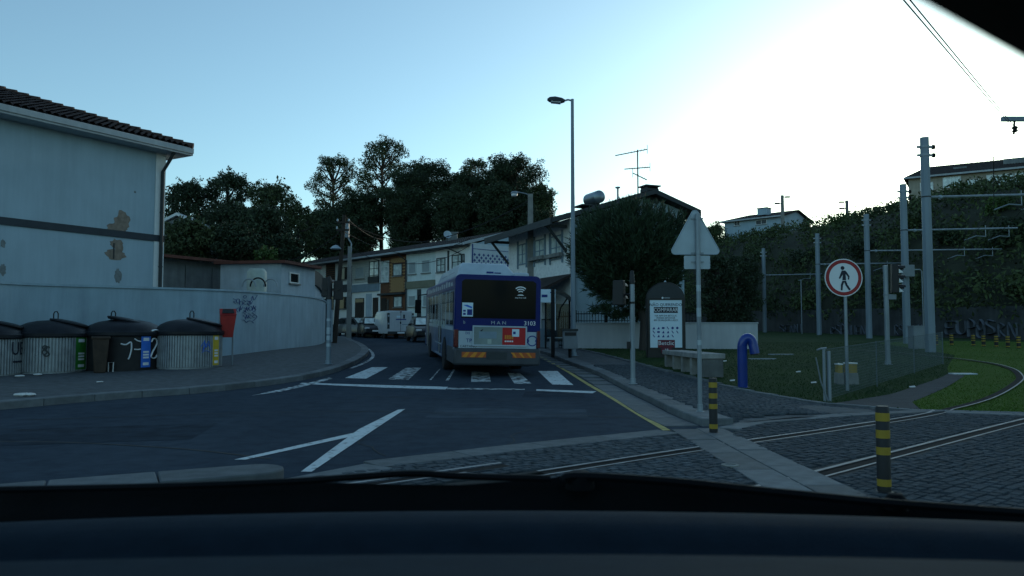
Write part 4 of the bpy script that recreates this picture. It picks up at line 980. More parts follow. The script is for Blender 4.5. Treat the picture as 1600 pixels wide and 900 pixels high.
# ================================================================== TREES
def tree(label, px, d, top, w, low=None, kind='airy', m='leaf_dark', seed=1, group=None, leaf=.23, fill=1.0, lean=0):
    if d > 74: d *= 1.14
    r = random.Random(seed); z0 = g(d) if d < 80 else g(78); x0 = PX(px, d)
    t = thing('tree', label, 'tree', (x0, d, z0), 0, group)
    H = PZ(top, d) - z0; W = w * d / FPX / 2; L = (PZ(low, d) - z0) if low else H * .35
    n = int({'airy': 32, 'full': 34, 'round': 30}[kind] * fill); cl = []
    for k in range(n):
        f = (k + .5) / n; z = L + (H - L) * f
        prof = math.sin(PI * min(1, (.12 + .88 * (1 - f) ** .8))) ** .6 if kind != 'airy' else (.45 + .55 * math.sin(PI * (.15 + .8 * f)))
        if kind == 'round': prof = math.sqrt(max(.05, 1 - (2 * f - .9) ** 2 * .95))
        a = k * 2.4 + r.uniform(-.5, .5); q = W * prof * r.uniform(.35, .92)
        rad = W * r.uniform(.24, .4) * (1.15 if kind != 'airy' else .9)
        z = min(z, H - rad * .6)
        cl.append((Vector((q * math.cos(a) + lean * f * W, q * math.sin(a), z)), rad))
    cl.append((Vector((lean * W, 0, H - W * .22)), W * .3))
    tr = MB(); pts = [Vector((0, 0, -1)), Vector((.1, 0, H * .25)), Vector((-.08 + lean * .3 * W, .1, H * .5)), Vector((lean * .7 * W, 0, H * .78)), Vector((lean * W, 0, H * .95))]
    tr.tube(pts, [.34 + H * .008, .3, .24, .14, .05], 8); tk = tr.build('trunk', 'bark', t)
    lm = MB()
    for c, rad in cl[::2] if kind != 'airy' else cl:
        f = min(.85, max(.2, (c.z - W * .5) / H)); s = Vector((lean * f * W, 0, H * f)); mid = s.lerp(c, .5) + Vector((0, 0, -.2))
        lm.tube([s, mid, c], [.13, .09, .04], 5, False)
    lm.build('limb', 'bark', t)
    C_ = [blob_points(c, (rad, rad, rad * .72), int(rad * rad * (95 if kind == 'airy' else 120) * (.42 / leaf) ** 2) + 30, .2) for c, rad in cl]
    for c, rad in cl:                              # ragged sprays standing off each clump
        for q in range(3):
            o = Vector((r.gauss(0, 1), r.gauss(0, 1), r.gauss(.2, .8))).normalized() * rad * 1.05; C_.append(blob_points(c + o, (rad * .32,) * 3, int(14 * rad) + 6, .1))
    C_ = np.concatenate(C_); A_, B_ = leaf_axes(len(C_), leaf, .5); leaf_object('crown', C_, A_, B_, m, t)
    return t
GT = 'eucalyptus trees behind the terrace'
for a in [('slender eucalyptus with an open crown, leftmost of the group behind the terrace', 518, 88, 246, 80, 345, 'airy', 'leaf_mid', 1),
          ('tallest eucalyptus with gaps in its crown above the terrace roofs', 595, 84, 219, 98, 345, 'airy', 'leaf_mid', 2),
          ('dense eucalyptus with a rounded top right of the tallest one', 668, 82, 253, 92, 380, 'full', 'leaf_dark', 3),
          ('narrow eucalyptus rising above the roof ridge with the satellite dish', 742, 84, 249, 62, 380, 'full', 'leaf_mid', 4),
          ('broad domed eucalyptus behind the far lamp', 808, 80, 243, 106, 400, 'full', 'leaf_dark', 5),
          ('low dark eucalyptus at the edge of the open sky beside the lamp post', 846, 78, 288, 56, 400, 'round', 'leaf_mid', 6)]: tree(*a, group=GT)
for a in [('big dark eucalyptus filling the gap left of the satellite dish', 640, 81, 268, 84, 400, 'full', 'leaf_dark', 41), ('dark spreading tree behind the narrow eucalyptus', 722, 82, 272, 96, 400, 'full', 'leaf_dark', 42), ('dark spreading tree behind the domed eucalyptus', 782, 82, 262, 90, 400, 'full', 'leaf_dark', 43), ('dark tree at the right foot of the domed eucalyptus', 832, 79, 300, 80, 400, 'full', 'leaf_dark', 44), ('dark tree between the slender and the tallest eucalyptus', 548, 82, 318, 80, 400, 'full', 'leaf_dark', 45), ('low bushy tree filling the gap under the slender eucalyptus', 505, 80, 330, 90, 400, 'full', 'leaf_dark', 7), ('dark tree below the tallest eucalyptus', 566, 79, 302, 70, 400, 'full', 'leaf_dark', 8),
          ('dark tree between the tallest and the rounded eucalyptus', 628, 78, 296, 76, 400, 'full', 'leaf_dark', 9), ('dark tree behind the satellite dish', 706, 77, 302, 76, 400, 'full', 'leaf_dark', 10),
          ('dark tree filling the space under the domed eucalyptus', 775, 76, 288, 80, 400, 'full', 'leaf_dark', 11), ('dark shrubby tree touching the near end of the terrace roof', 838, 75, 330, 70, 400, 'round', 'leaf_dark', 12),
          ('dark tree right behind the wooden pole', 540, 78, 350, 90, 410, 'full', 'leaf_dark', 33)]: tree(*a, fill=1.5, group='lower trees behind the terrace')
for a in [('dark leafy tree beside the tall white house', 290, 66, 286, 96, 395, 'round', 'leaf_dark', 13), ('tallest domed tree of the clump behind the garden shed', 352, 68, 271, 100, 395, 'round', 'leaf_dark', 14),
          ('wide olive tinted tree at the right of the clump behind the shed', 420, 66, 289, 96, 395, 'round', 'leaf_mid', 15), ('small tree at the end of the clump, near the wooden pole', 466, 70, 322, 60, 400, 'airy', 'leaf_mid', 16),
          ('dark tree in the middle of the clump over the shed roof', 385, 60, 325, 130, 400, 'full', 'leaf_dark', 17)]: tree(*a, group='trees behind the garden shed')
for a in [('fig bush with big dark leaves leaning over the shed roof, next to the tall house', 292, 46, 345, 90, 405, 'round', 'leaf_mid', 18), ('dark bush over the middle of the shed roof', 365, 47, 352, 90, 405, 'round', 'leaf_dark', 19),
          ('dark bush over the end of the shed roof beside the bright sprig', 440, 49, 368, 70, 412, 'round', 'leaf_dark', 20)]: tree(*a, group='bushes over the shed', leaf=.2)
tree('bright green sprig showing over the shed roof edge', 414, 43, 391, 44, 410, 'round', 'leaf_bright', 21, leaf=.2, fill=.6)
for a in [('tree on the bank behind the triangular sign', 1118, 92, 352, 60, 420, 'round', 'leaf_hill', 22), ('small dark tree rising beside the gable house, in front of the bank', 1150, 70, 400, 90, 520, 'full', 'leaf_dark', 23), ('dark shrub tree right of the gable house window', 1122, 52, 402, 60, 505, 'full', 'leaf_dark', 24)]: tree(*a, group='trees at the foot of the bank')
# feathery saplings along the crest of the bank
rr = random.Random(9)
for k, (px, py) in enumerate([(1345, 330), (1362, 326), (1378, 322), (1398, 316), (1290, 342), (1262, 340), (1215, 345), (1180, 352), (1310, 340), (1440, 308), (1500, 298), (1530, 300), (1570, 292)]):
    best = min(((abs(bank(s, 10.5)[0] / bank(s, 10.5)[1] - (px - 800) / FPX), s) for s in np.arange(10, smax - 2, .5)))[1]; q = bank(best, 10.5); x, d, z = q; h = min(2.6, max(1.3, PZ(py - 4, d) - z)) if px < 1480 else .9
    lab = ['tallest feathery sapling on the crest, right of the second floodlight post', 'feathery sapling on the crest next to the tallest one', 'feathery sapling on the crest left of the second tram pole top', 'feathery sapling on the crest just left of the second biggest tram pole', 'small sapling on the crest right of the hilltop house', 'low sapling touching the gable of the hilltop house', 'sapling before the middle of the hilltop house', 'sapling before the far end of the hilltop house', 'sapling at the foot of the second floodlight post', 'sapling before the left end of the apartment block', 'sapling under the first wide window of the apartment block', 'sapling under the small double window of the apartment block', 'sapling under the glazed balconies of the apartment block'][k]
    t = thing('sapling', lab, 'sapling', (x, d, z - .6), 0, 'saplings along the crest of the bank')
    mb = MB(); mb.tube([(0, 0, -1.5), (.05, 0, h)], [.05, .02], 5); mb.build('trunk', 'bark', t)
    c = np.concatenate([blob_points((rr.uniform(-.5, .5), rr.uniform(-.4, .4), h * f), (.65 - .3 * f, .6, .5), 46, .2) for f in (.1, .35, .6, .85)]); A_, B_ = leaf_axes(len(c), .34, .4, np.array([0, 0, .6])); leaf_object('crown', c, A_, B_, 'leaf_hill', t)
# the clipped-looking stone pine
pd = 31.5; pc = P(985, 402, pd); t = thing('pine_tree', 'wide round pine with tufted needles in front of the gable house', 'pine tree', (pc.x, pd, S(pc.x, pd)))
hc = pc.z - t.location.z; RX, RZ_ = 90 * pd / FPX, 80 * pd / FPX
mb = MB(); mb.tube([(.5, .1, -.5), (.55, 0, 1.2), (.25, 0, 2.2), (0, 0, hc)], [.2, .17, .14, .06], 9); mb.build('trunk', 'bark', t)
mb = MB()
for k in range(18):
    a = k * 2.4; e = .25 + .6 * (k / 18); mb.tube([(.2, 0, 1.7 + k * .06), (RX * .5 * math.cos(a), RX * .5 * math.sin(a), hc - .6 + e), (RX * .85 * math.cos(a), RX * .85 * math.sin(a), hc - .3 + e)], [.07, .05, .02], 5, False)
mb.build('limb', 'bark', t)
def pine_shape(dv):
    lump = 1 + .1 * np.sin(dv[:, 0:1] * 5 + 1) * np.cos(dv[:, 2:3] * 6) + .07 * np.sin(dv[:, 1:2] * 9 + dv[:, 0:1] * 7)
    taper = np.where(dv[:, 2:3] < 0, 1 + .2 * dv[:, 2:3], 1 + .2 * np.clip(dv[:, 2:3], 0, .8))
    return dv * np.array([RX, RX * .95, RZ_]) * lump * np.concatenate([taper, taper, np.ones_like(taper)], axis=1)
dv = unit(4200); fill = pine_shape(dv) * NR.uniform(.3, .92, (len(dv), 1)) + np.array([0, 0, hc])
low = np.concatenate([blob_points((-1.15, -.2, hc - 2.15), (.6, .4, .22), 70, .1), blob_points((-.6, .1, hc - 2.4), (.5, .4, .22), 50, .1), blob_points((1.1, 0, hc - 1.9), (.9, .5, .3), 70, .1), blob_points((.1, .2, hc - 2.3), (.5, .3, .2), 40, .1)])
fill = np.concatenate([fill, low]); C_, A_, B_ = [], [], []
for k in range(7):
    a, b = leaf_axes(len(fill), .34, .1, np.tile([[0, 0, .4]], (len(fill), 1))); C_.append(fill + a * .5); A_.append(a); B_.append(b)
dv = unit(2300); tip = pine_shape(dv) * NR.uniform(.8, .97, (len(dv), 1)) + np.array([0, 0, hc]); td = dv * .8 + np.array([0, 0, .75]) + NR.normal(size=dv.shape) * .25; td /= np.linalg.norm(td, axis=1, keepdims=True)
for k in range(15):                              # shoots: needles packed round a short upward twig
    a, b = leaf_axes(len(tip), .3, .1, td * 1.7); C_.append(tip + td * NR.uniform(-.15, .3, (len(tip), 1)) + a * .6); A_.append(a); B_.append(b)
leaf_object('crown', np.concatenate(C_), np.concatenate(A_), np.concatenate(B_), 'needle', t)
# bigger shrubs standing out of the undergrowth on the bank
for k, (lab, px, s_, d_, w, m) in enumerate([('pale green mimosa bush on the bank behind the farthest tram pole', 1190, 62, 5, 3.2, 'leaf_mid'), ('dark bush on the bank left of the round sign', 1262, 55, 4, 2.6, 'leaf_dark'), ('bright bush near the crest of the bank, above the round sign', 1318, 52, 9, 2.8, 'leaf_bright'),
        ('dark bush on the bank behind the middle tram pole', 1360, 46, 4, 2.8, 'leaf_dark'), ('pale bush between the two biggest tram poles', 1436, 42, 6, 2.4, 'leaf_mid'), ('bushy growth on the bank right of the nearest tram pole', 1490, 38, 4, 2.4, 'leaf_dark'), ('bright bush under the glazed balconies', 1560, 36, 6, 2.0, 'leaf_bright'), ('dark bush at the right edge of the bank', 1590, 34, 4, 2.4, 'leaf_dark')]):
    best = min(((abs(bank(s, d_)[0] / bank(s, d_)[1] - (px - 800) / FPX), s) for s in np.arange(10, smax - 2, .5)))[1]; q = bank(best, d_)
    t = thing('bank_shrub', lab, 'shrub', (q[0], q[1], q[2] - .6), 0, 'shrubs on the bank'); r_ = random.Random(k)
    mb = MB(); mb.tube([(0, 0, -.5), (.1, 0, .8)], [.09, .05], 6); mb.build('trunk', 'bark', t)
    c = np.concatenate([blob_points((r_.uniform(-1, 1) * w * .4, r_.uniform(-1, 1) * w * .3, r_.uniform(.4, 1.5)), (w * .34, w * .3, w * .26), 210, .25) for _ in range(7)]); A1, B1 = leaf_axes(len(c), .3, .42, np.array([0, 0, .4])); leaf_object('crown', c, A1, B1, m, t)

# ================================================================== POSTS, LAMPS, SIGNS
def post(name, label, cat, base, h, r, m='galv', group=None, taper=1, rz=0, collar=True):
    t = thing(name, label, cat, base, rz, group); mb = MB(); mb.lathe([(r, -.1), (r * taper, h), (r * taper * .6, h + .01)], n=14); mb.build('pole', m, t)
    if collar: mb = MB(); mb.lathe([(r * 1.9, 0), (r * 1.9, .012), (r * 1.25, .016), (r * 1.2, .12), (r * 1.02, .125)], n=16); mb.build('base_collar', m, t)
    return t
b = GS(896, 556); hh = PZ(155, b.y) - b.z
t = post('street_lamp', 'very tall slim grey street lamp beside the bus stop', 'street lamp', b, hh, .095, 'pole_grey', taper=.6)
mb = MB(); mb.tube([(0, 0, hh - .06), (-.16, 0, hh - .02), (-.3, 0, hh - .06)], .035, 8); mb.build('arm', 'pole_grey', t)
mb = MB(); mb.M = Matrix.Translation((-.3, 0, hh - .06)) @ Matrix.Rotation(R(6), 4, 'Y')
vs = []
for x, w, zt, zb in ((.02, .08, .04, -.04), (-.1, .15, .08, -.07), (-.35, .18, .1, -.09), (-.55, .13, .07, -.07), (-.63, .05, .01, -.04)): vs.append([(x, -w, zb), (x, w, zb), (x, w * .6, zt), (x, -w * .6, zt)])
mb.add(sum(vs, []), [(4 * i + k, 4 * i + (k + 1) % 4, 4 * i + 4 + (k + 1) % 4, 4 * i + 4 + k) for i in range(4) for k in range(4)] + [(0, 1, 2, 3), (16, 17, 18, 19)]); hd = mb.build('lamp_head', 'trim_dark', t)
mb = MB(); mb.M = Matrix.Translation((-.3, 0, hh - .06)) @ Matrix.Rotation(R(6), 4, 'Y'); mb.box(-.48, -.12, -.13, .13, -.115, -.085); mb.build('lamp_glass', 'lamp_glass', hd)
mb = MB(); mb.box(-.1, .1, -.11, .02, .5, .9); mb.build('access_door', 'pole_grey', t)
t2 = thing('litter_bin', 'grey litter bin fixed to the foot of the tall street lamp', 'litter bin', GS(894, 558) + Vector((-.1, -.4, 0))); z1 = 1.0
mb = MB(); mb.tube([(0, .1, 0), (0, .1, .5)], .06, 8); mb.build('post', 'iron', t2); mb = MB(); mb.box(-.26, .26, -.16, .22, .3, .92, .01); mb.build('body', 'cabinet', t2, bev=.02)
mb = MB(); mb.box(-.27, .27, -.175, .23, .921, 1.0); mb.build('lid', 'trim_dark', t2); mb = MB(); mb.box(-.2, .2, -.166, -.15, .76, .88); mb.build('slot', 'band_black', t2)
# far concrete lamp
d = 40; b = Vector((PX(829, d), d, g(d))); hh = PZ(303, d) - b.z
t = thing('street_lamp', 'square concrete street lamp with a short arm behind the bus', 'street lamp', b); mb = MB(); mb.box(-.2, .2, -.14, .14, -.5, hh, .07); mb.build('pole', 'concrete', t)
mb = MB(); mb.tube([(0, 0, hh - .1), (-.25, 0, hh + .02), (-.8, -.05, hh + .12)], .03, 6); mb.build('arm', 'galv', t)
mb = MB(); mb.lathe([(0, .12), (.13, .1), (.2, 0), (.16, -.03)], (-.84, -.05, hh + .02), 14); mb.build('lamp_head', 'galv', t); mb = MB(); mb.lathe([(.17, 0), (.15, -.12), (0, -.17)], (-.84, -.05, hh), 14); mb.build('lamp_glass', 'lamp_glass', t)
# wooden pole with lantern, and concrete pole
d = 41; b = Vector((PX(522, d), d, g(d) + .1)); tp = P(538, 336, d); hh = tp.z - b.z; dx = tp.x - b.x
t = thing('utility_pole', 'dark leaning wooden pole behind the traffic lights at the corner', 'utility pole', b); mb = MB(); mb.tube([(0, 0, -.5), (dx, 0, hh)], [.14, .1], 10); mb.build('pole', 'wood_dark', t)
LP = P(526, 389, d); mb = MB(); mb.tube([(dx * .62, 0, LP.z - b.z + .2), (LP.x - b.x, -.2, LP.z - b.z + .25)], .03, 6); mb.build('bracket', 'iron', t)
mb = MB(); mb.lathe([(0, .2), (.14, .15), (.3, 0), (.28, -.03)], (LP.x - b.x, -.2, LP.z - b.z), 16); lh = mb.build('lamp_shade', 'sign_back', t)
for zz in (.88, .94): mb = MB(); mb.box(dx * zz - .35, dx * zz + .35, -.16, -.1, hh * zz - .05, hh * zz + .05); mb.build('crossarm', 'wood_dark', t)
mb = MB()
for zz in (.88, .94):
    for k in (-.3, .3): mb.lathe([(.04, 0), (.06, .05), (.03, .14)], (dx * zz + k, -.13, hh * zz + .05), 8)
mb.build('insulator', 'sign_back', t)
pole_top = b + Vector((dx, 0, hh))
d = 52; b = Vector((PX(545, d), d, g(d))); hh = PZ(385, d) - b.z; t = thing('utility_pole', 'pale concrete pole with a bent pipe top before the white row house', 'utility pole', b); mb = MB(); mb.box(-.15, .15, -.15, .15, -.5, hh, .04); mb.build('pole', 'concrete', t)
mb = MB(); mb.tube([(.1, 0, hh - .4), (.1, 0, hh + .2), (-.2, 0, hh + .7), (-.35, 0, hh + .75)], .05, 6); mb.build('bent_pipe', 'galv', t)
mb = MB(); mb.box(-.3, -.05, -.2, .1, hh + .6, hh + 1.6); mb.build('cable_box', 'cabinet', t)
# traffic lights
def signal(parent, c, n=3, rz=0, s=.3, m='signal_black', visor=True):
    """a head seen from behind or the side; lenses towards local -y"""
    H = n * s; M = Matrix.Translation(c) @ Matrix.Rotation(rz, 4, 'Z'); mb = MB(M); mb.box(-s / 2, s / 2, -.1, .1, 0, H, .02); o = mb.build('signal_head', m, parent, bev=.015)
    for k in range(n):
        zc = H - s * (k + .5); mb = MB(M); q = s * .4
        for a0 in range(10):
            a, b2 = PI * a0 / 9 - .15, PI * (a0 + 1) / 9 - .15
            if a0 < 9: mb.quad((q * math.cos(a), -.1, zc + q * math.sin(a)), (q * math.cos(b2), -.1, zc + q * math.sin(b2)), (q * math.cos(b2), -.3, zc + q * math.sin(b2) * .9), (q * math.cos(a), -.3, zc + q * math.sin(a) * .9))
        mb.build('visor', m, o); mb = MB(M); mb.prism([(q * .9 * math.cos(2 * PI * j / 14), -.102, zc + q * .9 * math.sin(2 * PI * j / 14)) for j in range(14)], (0, -.012, 0)); mb.build('lens', 'lens_grey', o)
    return o
b = GS(989, 600); k_ = b.y / FPX; hh = PZ(440, b.y) - b.z
t = post('traffic_light', 'grey traffic light post with black heads turned away, beside the poster stand', 'traffic light', b, hh, .058, 'galv')
mb = MB(); mb.lathe([(.066, 0), (.05, .2), (.03, .28)], (0, 0, hh - .02), 12); mb.build('cap', 'signal_black', t)
mb = MB(); mb.lathe([(.066, 0), (.066, .05)], (0, 0, hh - .52), 12); mb.lathe([(.066, 0), (.066, .04)], (0, 0, hh - .06), 12); mb.build('clamp', 'signal_black', t)
signal(t, (-.3, .05, hh - .55), 2, R(150), .29); mb = MB(); mb.tube([(0, 0, hh - .3), (-.2, .05, hh - .3)], .03, 6); mb.build('bracket', 'signal_black', t)
mb = MB(); mb.box(-.13, -.06, -.05, .05, .82, .98); mb.build('push_button', 'signal_black', t)
b = hit(513, 569, lambda x, y: g(y) + .13); hh = PZ(468, b.y) - b.z
t = post('traffic_light', 'white traffic light post with stickers and dark heads at the corner', 'traffic light', b, hh, .075, 'pole_grey')
mb = MB(); mb.lathe([(.085, 0), (.07, .3), (.06, .6), (.03, .75)], (.0, .0, hh), 12); mb.build('top_pole', 'signal_black', t)
signal(t, (.24, .2, hh + .0), 2, R(200), .3); signal(t, (-.12, .2, hh + .1), 2, R(160), .3); mb = MB(); mb.box(-.2, .3, .08, .14, hh + .3, hh + .36); mb.build('bracket', 'signal_black', t)
for zz, hgt in ((.75, .14), (.55, .1), (.95, .2), (1.35, .08)): mb = MB(); mb.lathe([(.0775, 0), (.0775, hgt)], (0, 0, zz), 14); mb.build('sticker', ['cabinet', 'sign_back', 'trim_dark', 'sign_back'][int(zz * 10) % 4], t)
mb = MB(); mb.box(.08, .12, -.02, .02, .7, 1.7); mb.build('cable_cover', 'pole_grey', t)
d = 46; b = Vector((PX(517, d) - .2, d, g(d))); one('dark_post', MB().box(-.25, .25, -.1, .1, -.2, 2.6), 'trim_dark', 'dark upright board at the end of the boundary wall', 'board', loc=b)
# triangular sign seen from behind
b = GS(1094, 644); d = b.y; k_ = d / FPX; Zs = lambda py: PZ(py, d) - b.z
t = post('road_sign', 'triangular road sign seen from behind, above a small square plate', 'road sign', b, Zs(334), .036, 'galv')
c = Vector(((1091 - 1094) * k_, .055, 0)); w = 37 * k_; zt, zb = Zs(329), Zs(397)
def rounded(pts, r, n=6):
    out = []; m = len(pts)
    for i in range(m):
        p = Vector(pts[i]); a = (Vector(pts[i - 1]) - p).normalized(); q = (Vector(pts[(i + 1) % m]) - p).normalized(); h = a.angle(q) / 2; l = r / math.tan(h); cc = p + (a + q).normalized() * r / math.sin(h)
        s, e = p + a * l, p + q * l
        for k in range(n + 1):
            v = (s - cc).lerp(e - cc, k / n).normalized() * r; out.append(cc + v)
    return out
tri = rounded([(c.x - w - .04, .05, zb - .0), (c.x + w + .04, .05, zb), (c.x, .05, zt + .07)], .055)
mb = MB(); mb.prism(tri, (0, .012, 0)); p = mb.build('sign_plate', 'sign_back', t); mb = MB(); mb.tube(tri + [tri[0]], .009, 6); mb.build('rim', 'sign_back', p)
mb = MB(); mb.prism(rounded([(-21 * k_, .05, Zs(420)), (20 * k_, .05, Zs(420)), (20 * k_, .05, Zs(399)), (-21 * k_, .05, Zs(399))], .02), (0, .01, 0)); mb.build('lower_plate', 'sign_back', t)
for py in (341, 395, 409):
    mb = MB(); mb.box(-.1, .1, .036, .05, Zs(py) - .012, Zs(py) + .012); mb.lathe([(.042, -.018), (.042, .018)], (0, 0, Zs(py)), 12); mb.build('bracket', 'galv', t)
for zz, hgt, mm in ((1.9, .1, 'sign_back'), (1.5, .14, 'sign_back'), (1.2, .2, 'cabinet'), (1.05, .08, 'sign_back')): mb = MB(); mb.lathe([(.0375, 0), (.0375, hgt)], (0, 0, zz), 12); mb.build('sticker', mm, t)
# no-pedestrians sign
d = 17.0; b = Vector((PX(1322, d), d, S(PX(1322, d), d))); k_ = d / FPX; Zs = lambda py: PZ(py, d) - b.z
t = post('road_sign', 'round no pedestrians sign with a red ring and a walking figure', 'road sign', b, Zs(430), .035, 'galv', collar=False)
cx, cz, r = (1318.5 - 1322) * k_, Zs(434), 29.5 * k_
def disc(r, y0, y1, n=40): return [(cx + r * math.cos(2 * PI * q / n), y0, cz + r * math.sin(2 * PI * q / n)) for q in range(n)], (0, y1 - y0, 0)
mb = MB(); mb.prism(*disc(r, -.04, -.052)); pl = mb.build('sign_plate', 'sign_white', t)
mb = MB(); n = 40
vs = [(cx + q * math.cos(2 * PI * i / n), -.055, cz + q * math.sin(2 * PI * i / n)) for q in (r * .95, r * .77) for i in range(n)]; mb.add(vs, [(i, (i + 1) % n, n + (i + 1) % n, n + i) for i in range(n)]); mb.build('red_ring', 'sign_red', pl)
q = r / 29.5; fig = MB(); f = lambda x, z: (cx + x * q, -.056, cz - z * q)
fig.prism([(cx - 1.5 * q + 3 * q * math.cos(2 * PI * i / 14), -.056, cz + 15 * q + 3 * q * math.sin(2 * PI * i / 14)) for i in range(14)], (0, -.003, 0))
for poly_ in ([(-3, -11), (2.5, -11), (4.5, -9), (9, -2), (8.3, 3), (6.4, 3), (6.8, -1), (3, -6), (3.4, 4), (-2.2, 4), (-1.2, -5), (-6, 2.2), (-7.6, .8), (-4, -8)],
              [(-2.2, 5), (1.4, 5), (-1.6, 12), (-2.4, 20), (-5, 20), (-4.6, 11)], [(-.2, 5), (3.4, 5), (5.5, 11), (10.5, 18.6), (8, 20), (3, 13)]): fig.prism([f(*p) for p in poly_], (0, -.003, 0))
fig.build('walking_figure', 'dark_print', pl)
# tram poles
TP = [(1453, 30, 215, 308, 205, 1, 'nearest and tallest looking tram pole, beside the grey cabinet'), (1417, 39.5, 288, 360, 175, 1, 'tram pole with a small greenish box, just behind the nearest one'), (1358, 50, 335, 392, 210, 1, 'tram pole in the middle of the line, right of the no pedestrians sign'),
      (1280, 60, 365, 413, 150, 1, 'tram pole just left of the no pedestrians sign'), (1195, 71, 388, 430, 90, 1, 'farthest tram pole, beside the end of the white garden wall')]
arms = []
for px, d, top, arm, aw, _, lab in TP:
    b = Vector((PX(px, d), d, S(PX(px, d), d))); hh = PZ(top, d) - b.z; ah = PZ(arm, d) - b.z
    t = thing('tram_pole', 'grey ' + lab if not lab.startswith('tram') else lab, 'tram pole', b, 0, 'tram poles along the line'); mb = MB(); mb.lathe([(.2, -.3), (.17, hh), (.14, hh + .005)], n=8); mb.build('pole', 'pole_grey', t, angle=20)
    mb = MB(); mb.lathe([(.19, 0), (.19, .05)], (0, 0, ah - .02), 8); mb.build('collar', 'trim_dark', t)
    for k in (.42, .75):
        mb = MB(); mb.lathe([(.19, 0), (.19, .09)], (0, 0, hh - k), 8); mb.box(-.3, .3, -.03, .03, hh - k, hh - k + .09); cl_ = mb.build('clamp', 'galv', t)
        mb = MB(); mb.M = Matrix.Translation((.3, 0, hh - k + .04)) @ Matrix.Rotation(R(90), 4, 'Y'); mb.lathe([(.03, 0), (.1, .01), (.05, .04), (.1, .05), (.05, .08), (.09, .09), (.02, .12)], n=10); mb.build('insulator', 'band_black', cl_)
    L = aw * d / FPX; mb = MB(); mb.tube([(.18, 0, ah), (L, -.15, ah + .1)], .05, 8); am = mb.build('arm', 'galv', t)
    mb = MB(); mb.M = Matrix.Translation((.5, 0, ah)) @ Matrix.Rotation(R(90), 4, 'Y'); mb.lathe([(.05, 0), (.09, .02), (.06, .05), (.09, .08), (.06, .11), (.05, .14)], n=8); mb.build('insulator', 'sign_back', am)
    for f in ((.72, .93) if aw > 100 else (.8,)):
        x = L * f; mb = MB(); mb.tube([(x, -.1, ah + .25), (x, -.1, ah - .35)], .02, 5); mb.tube([(x, -.1, ah - .33), (x - .5, -.1, ah - .3), (x - 1.1, -.1, ah - .52)], .028, 5); mb.build('registration_arm', 'galv', am)
        arms.append((b + Vector((x - 1.1, -.1, ah - .55)), f))
b = Vector((PX(1417, 39.3), 39.3, 0)); b.z = S(b.x, b.y); one('switch_box', MB().box(-.3, .3, -.3, -.19, PZ(433, 39.5), PZ(415, 39.5)), 'cabinet', 'pale greenish box strapped to the second tram pole', 'switch box', bev=.01, loc=Vector((PX(1418, 39.3), 39.3, 0)))
mb = MB(); d = 42; x = PX(1443, d); z0 = S(x, d)
mb.tube([(0, 0, -.1), (0, 0, PZ(424, d) - z0), (-.1, 0, PZ(421, d) - z0), (-1.1, 0, PZ(422, d) - z0)], .03, 6); one('signal_rod', mb, 'galv', 'thin bent rod between the two biggest tram poles', 'rod', loc=Vector((x, d, z0)))
mb = MB(); d = 64; x = PX(1253, d); z0 = S(x, d); mb.tube([(0, 0, -.1), (0, 0, PZ(437, d) - z0)], .04, 6); one('signal_rod', mb, 'galv', 'thin pale rod left of the round sign in front of the graffiti', 'rod', loc=Vector((x, d, z0)))
d = 33; t = thing('electrical_cabinet', 'plain grey electrical cabinet at the foot of the nearest tram pole', 'cabinet', Vector((PX(1440, d), d, S(PX(1440, d), d)))); mb = MB(); mb.box(-.45, .45, -.2, .3, 0, .95); mb.build('body', 'cabinet', t, bev=.015); mb = MB(); mb.box(-.48, .48, -.23, .33, .951, 1.0); mb.build('lid', 'cabinet', t); mb = MB(); mb.box(-.42, .42, -.212, -.2, .06, .9); dr = mb.build('door', 'cabinet', t); mb = MB(); mb.box(.3, .34, -.23, -.212, .45, .6); mb.build('handle', 'iron', dr)
# rail signal on its own post
d = 24; b = Vector((PX(1386, d), d, S(PX(1386, d), d))); hh = PZ(415, d) - b.z; t = post('tram_signal', 'tram signal post with three pale visor glints behind the mesh fence', 'tram signal', b, hh, .075, 'galv')
o = signal(t, (.27, 0, hh - .86), 3, R(75), .3)
mb = MB(); mb.box(.05, .3, -.04, .04, hh - 1.06, hh - .9); mb.lathe([(.085, 0), (.085, .05)], (0, 0, hh - .95), 12); mb.build('bracket', 'cabinet', t)
mb = MB()
for k in range(3): zz = hh - .1 - k * .3; mb.prism([(.36, -.12, zz), (.36, -.12, zz - .14), (.5, -.12, zz - .12)], (0, .02, 0))
mb.build('visor_glint', 'sign_white', t)  # white slivers painting in the glint on each visor
# overhead wires
def wire(label, pts, r, sag=.0, group='overhead wires', m='rubber'):
    out = []
    for a, b2 in zip(pts, pts[1:]):
        a = Vector(a); b2 = Vector(b2)
        for k in range(12): f = k / 12; out.append(a.lerp(b2, f) - Vector((0, 0, sag * 4 * f * (1 - f))))
    out.append(Vector(pts[-1])); mb = MB(); mb.tube(out, r, 5); c = Vector(out[0]); mb.v = [tuple(Vector(p) - c) for p in mb.v]; o = mb.build('wire', m); o.location = c; tag(o, label, 'wire', group)
WP = P(1604, 192, 17); b = Vector((PX(1640, 17), 17, g(17)))
t = thing('tram_pole', 'tram pole outside the frame whose bracket tip holds the twin wires', 'tram pole', b, 0, 'tram poles along the line'); hh = PZ(150, 17) - b.z; ah = PZ(186, 17) - b.z
mb = MB(); mb.lathe([(.2, -.3), (.16, hh)], n=8); mb.build('pole', 'pole_grey', t, angle=20)
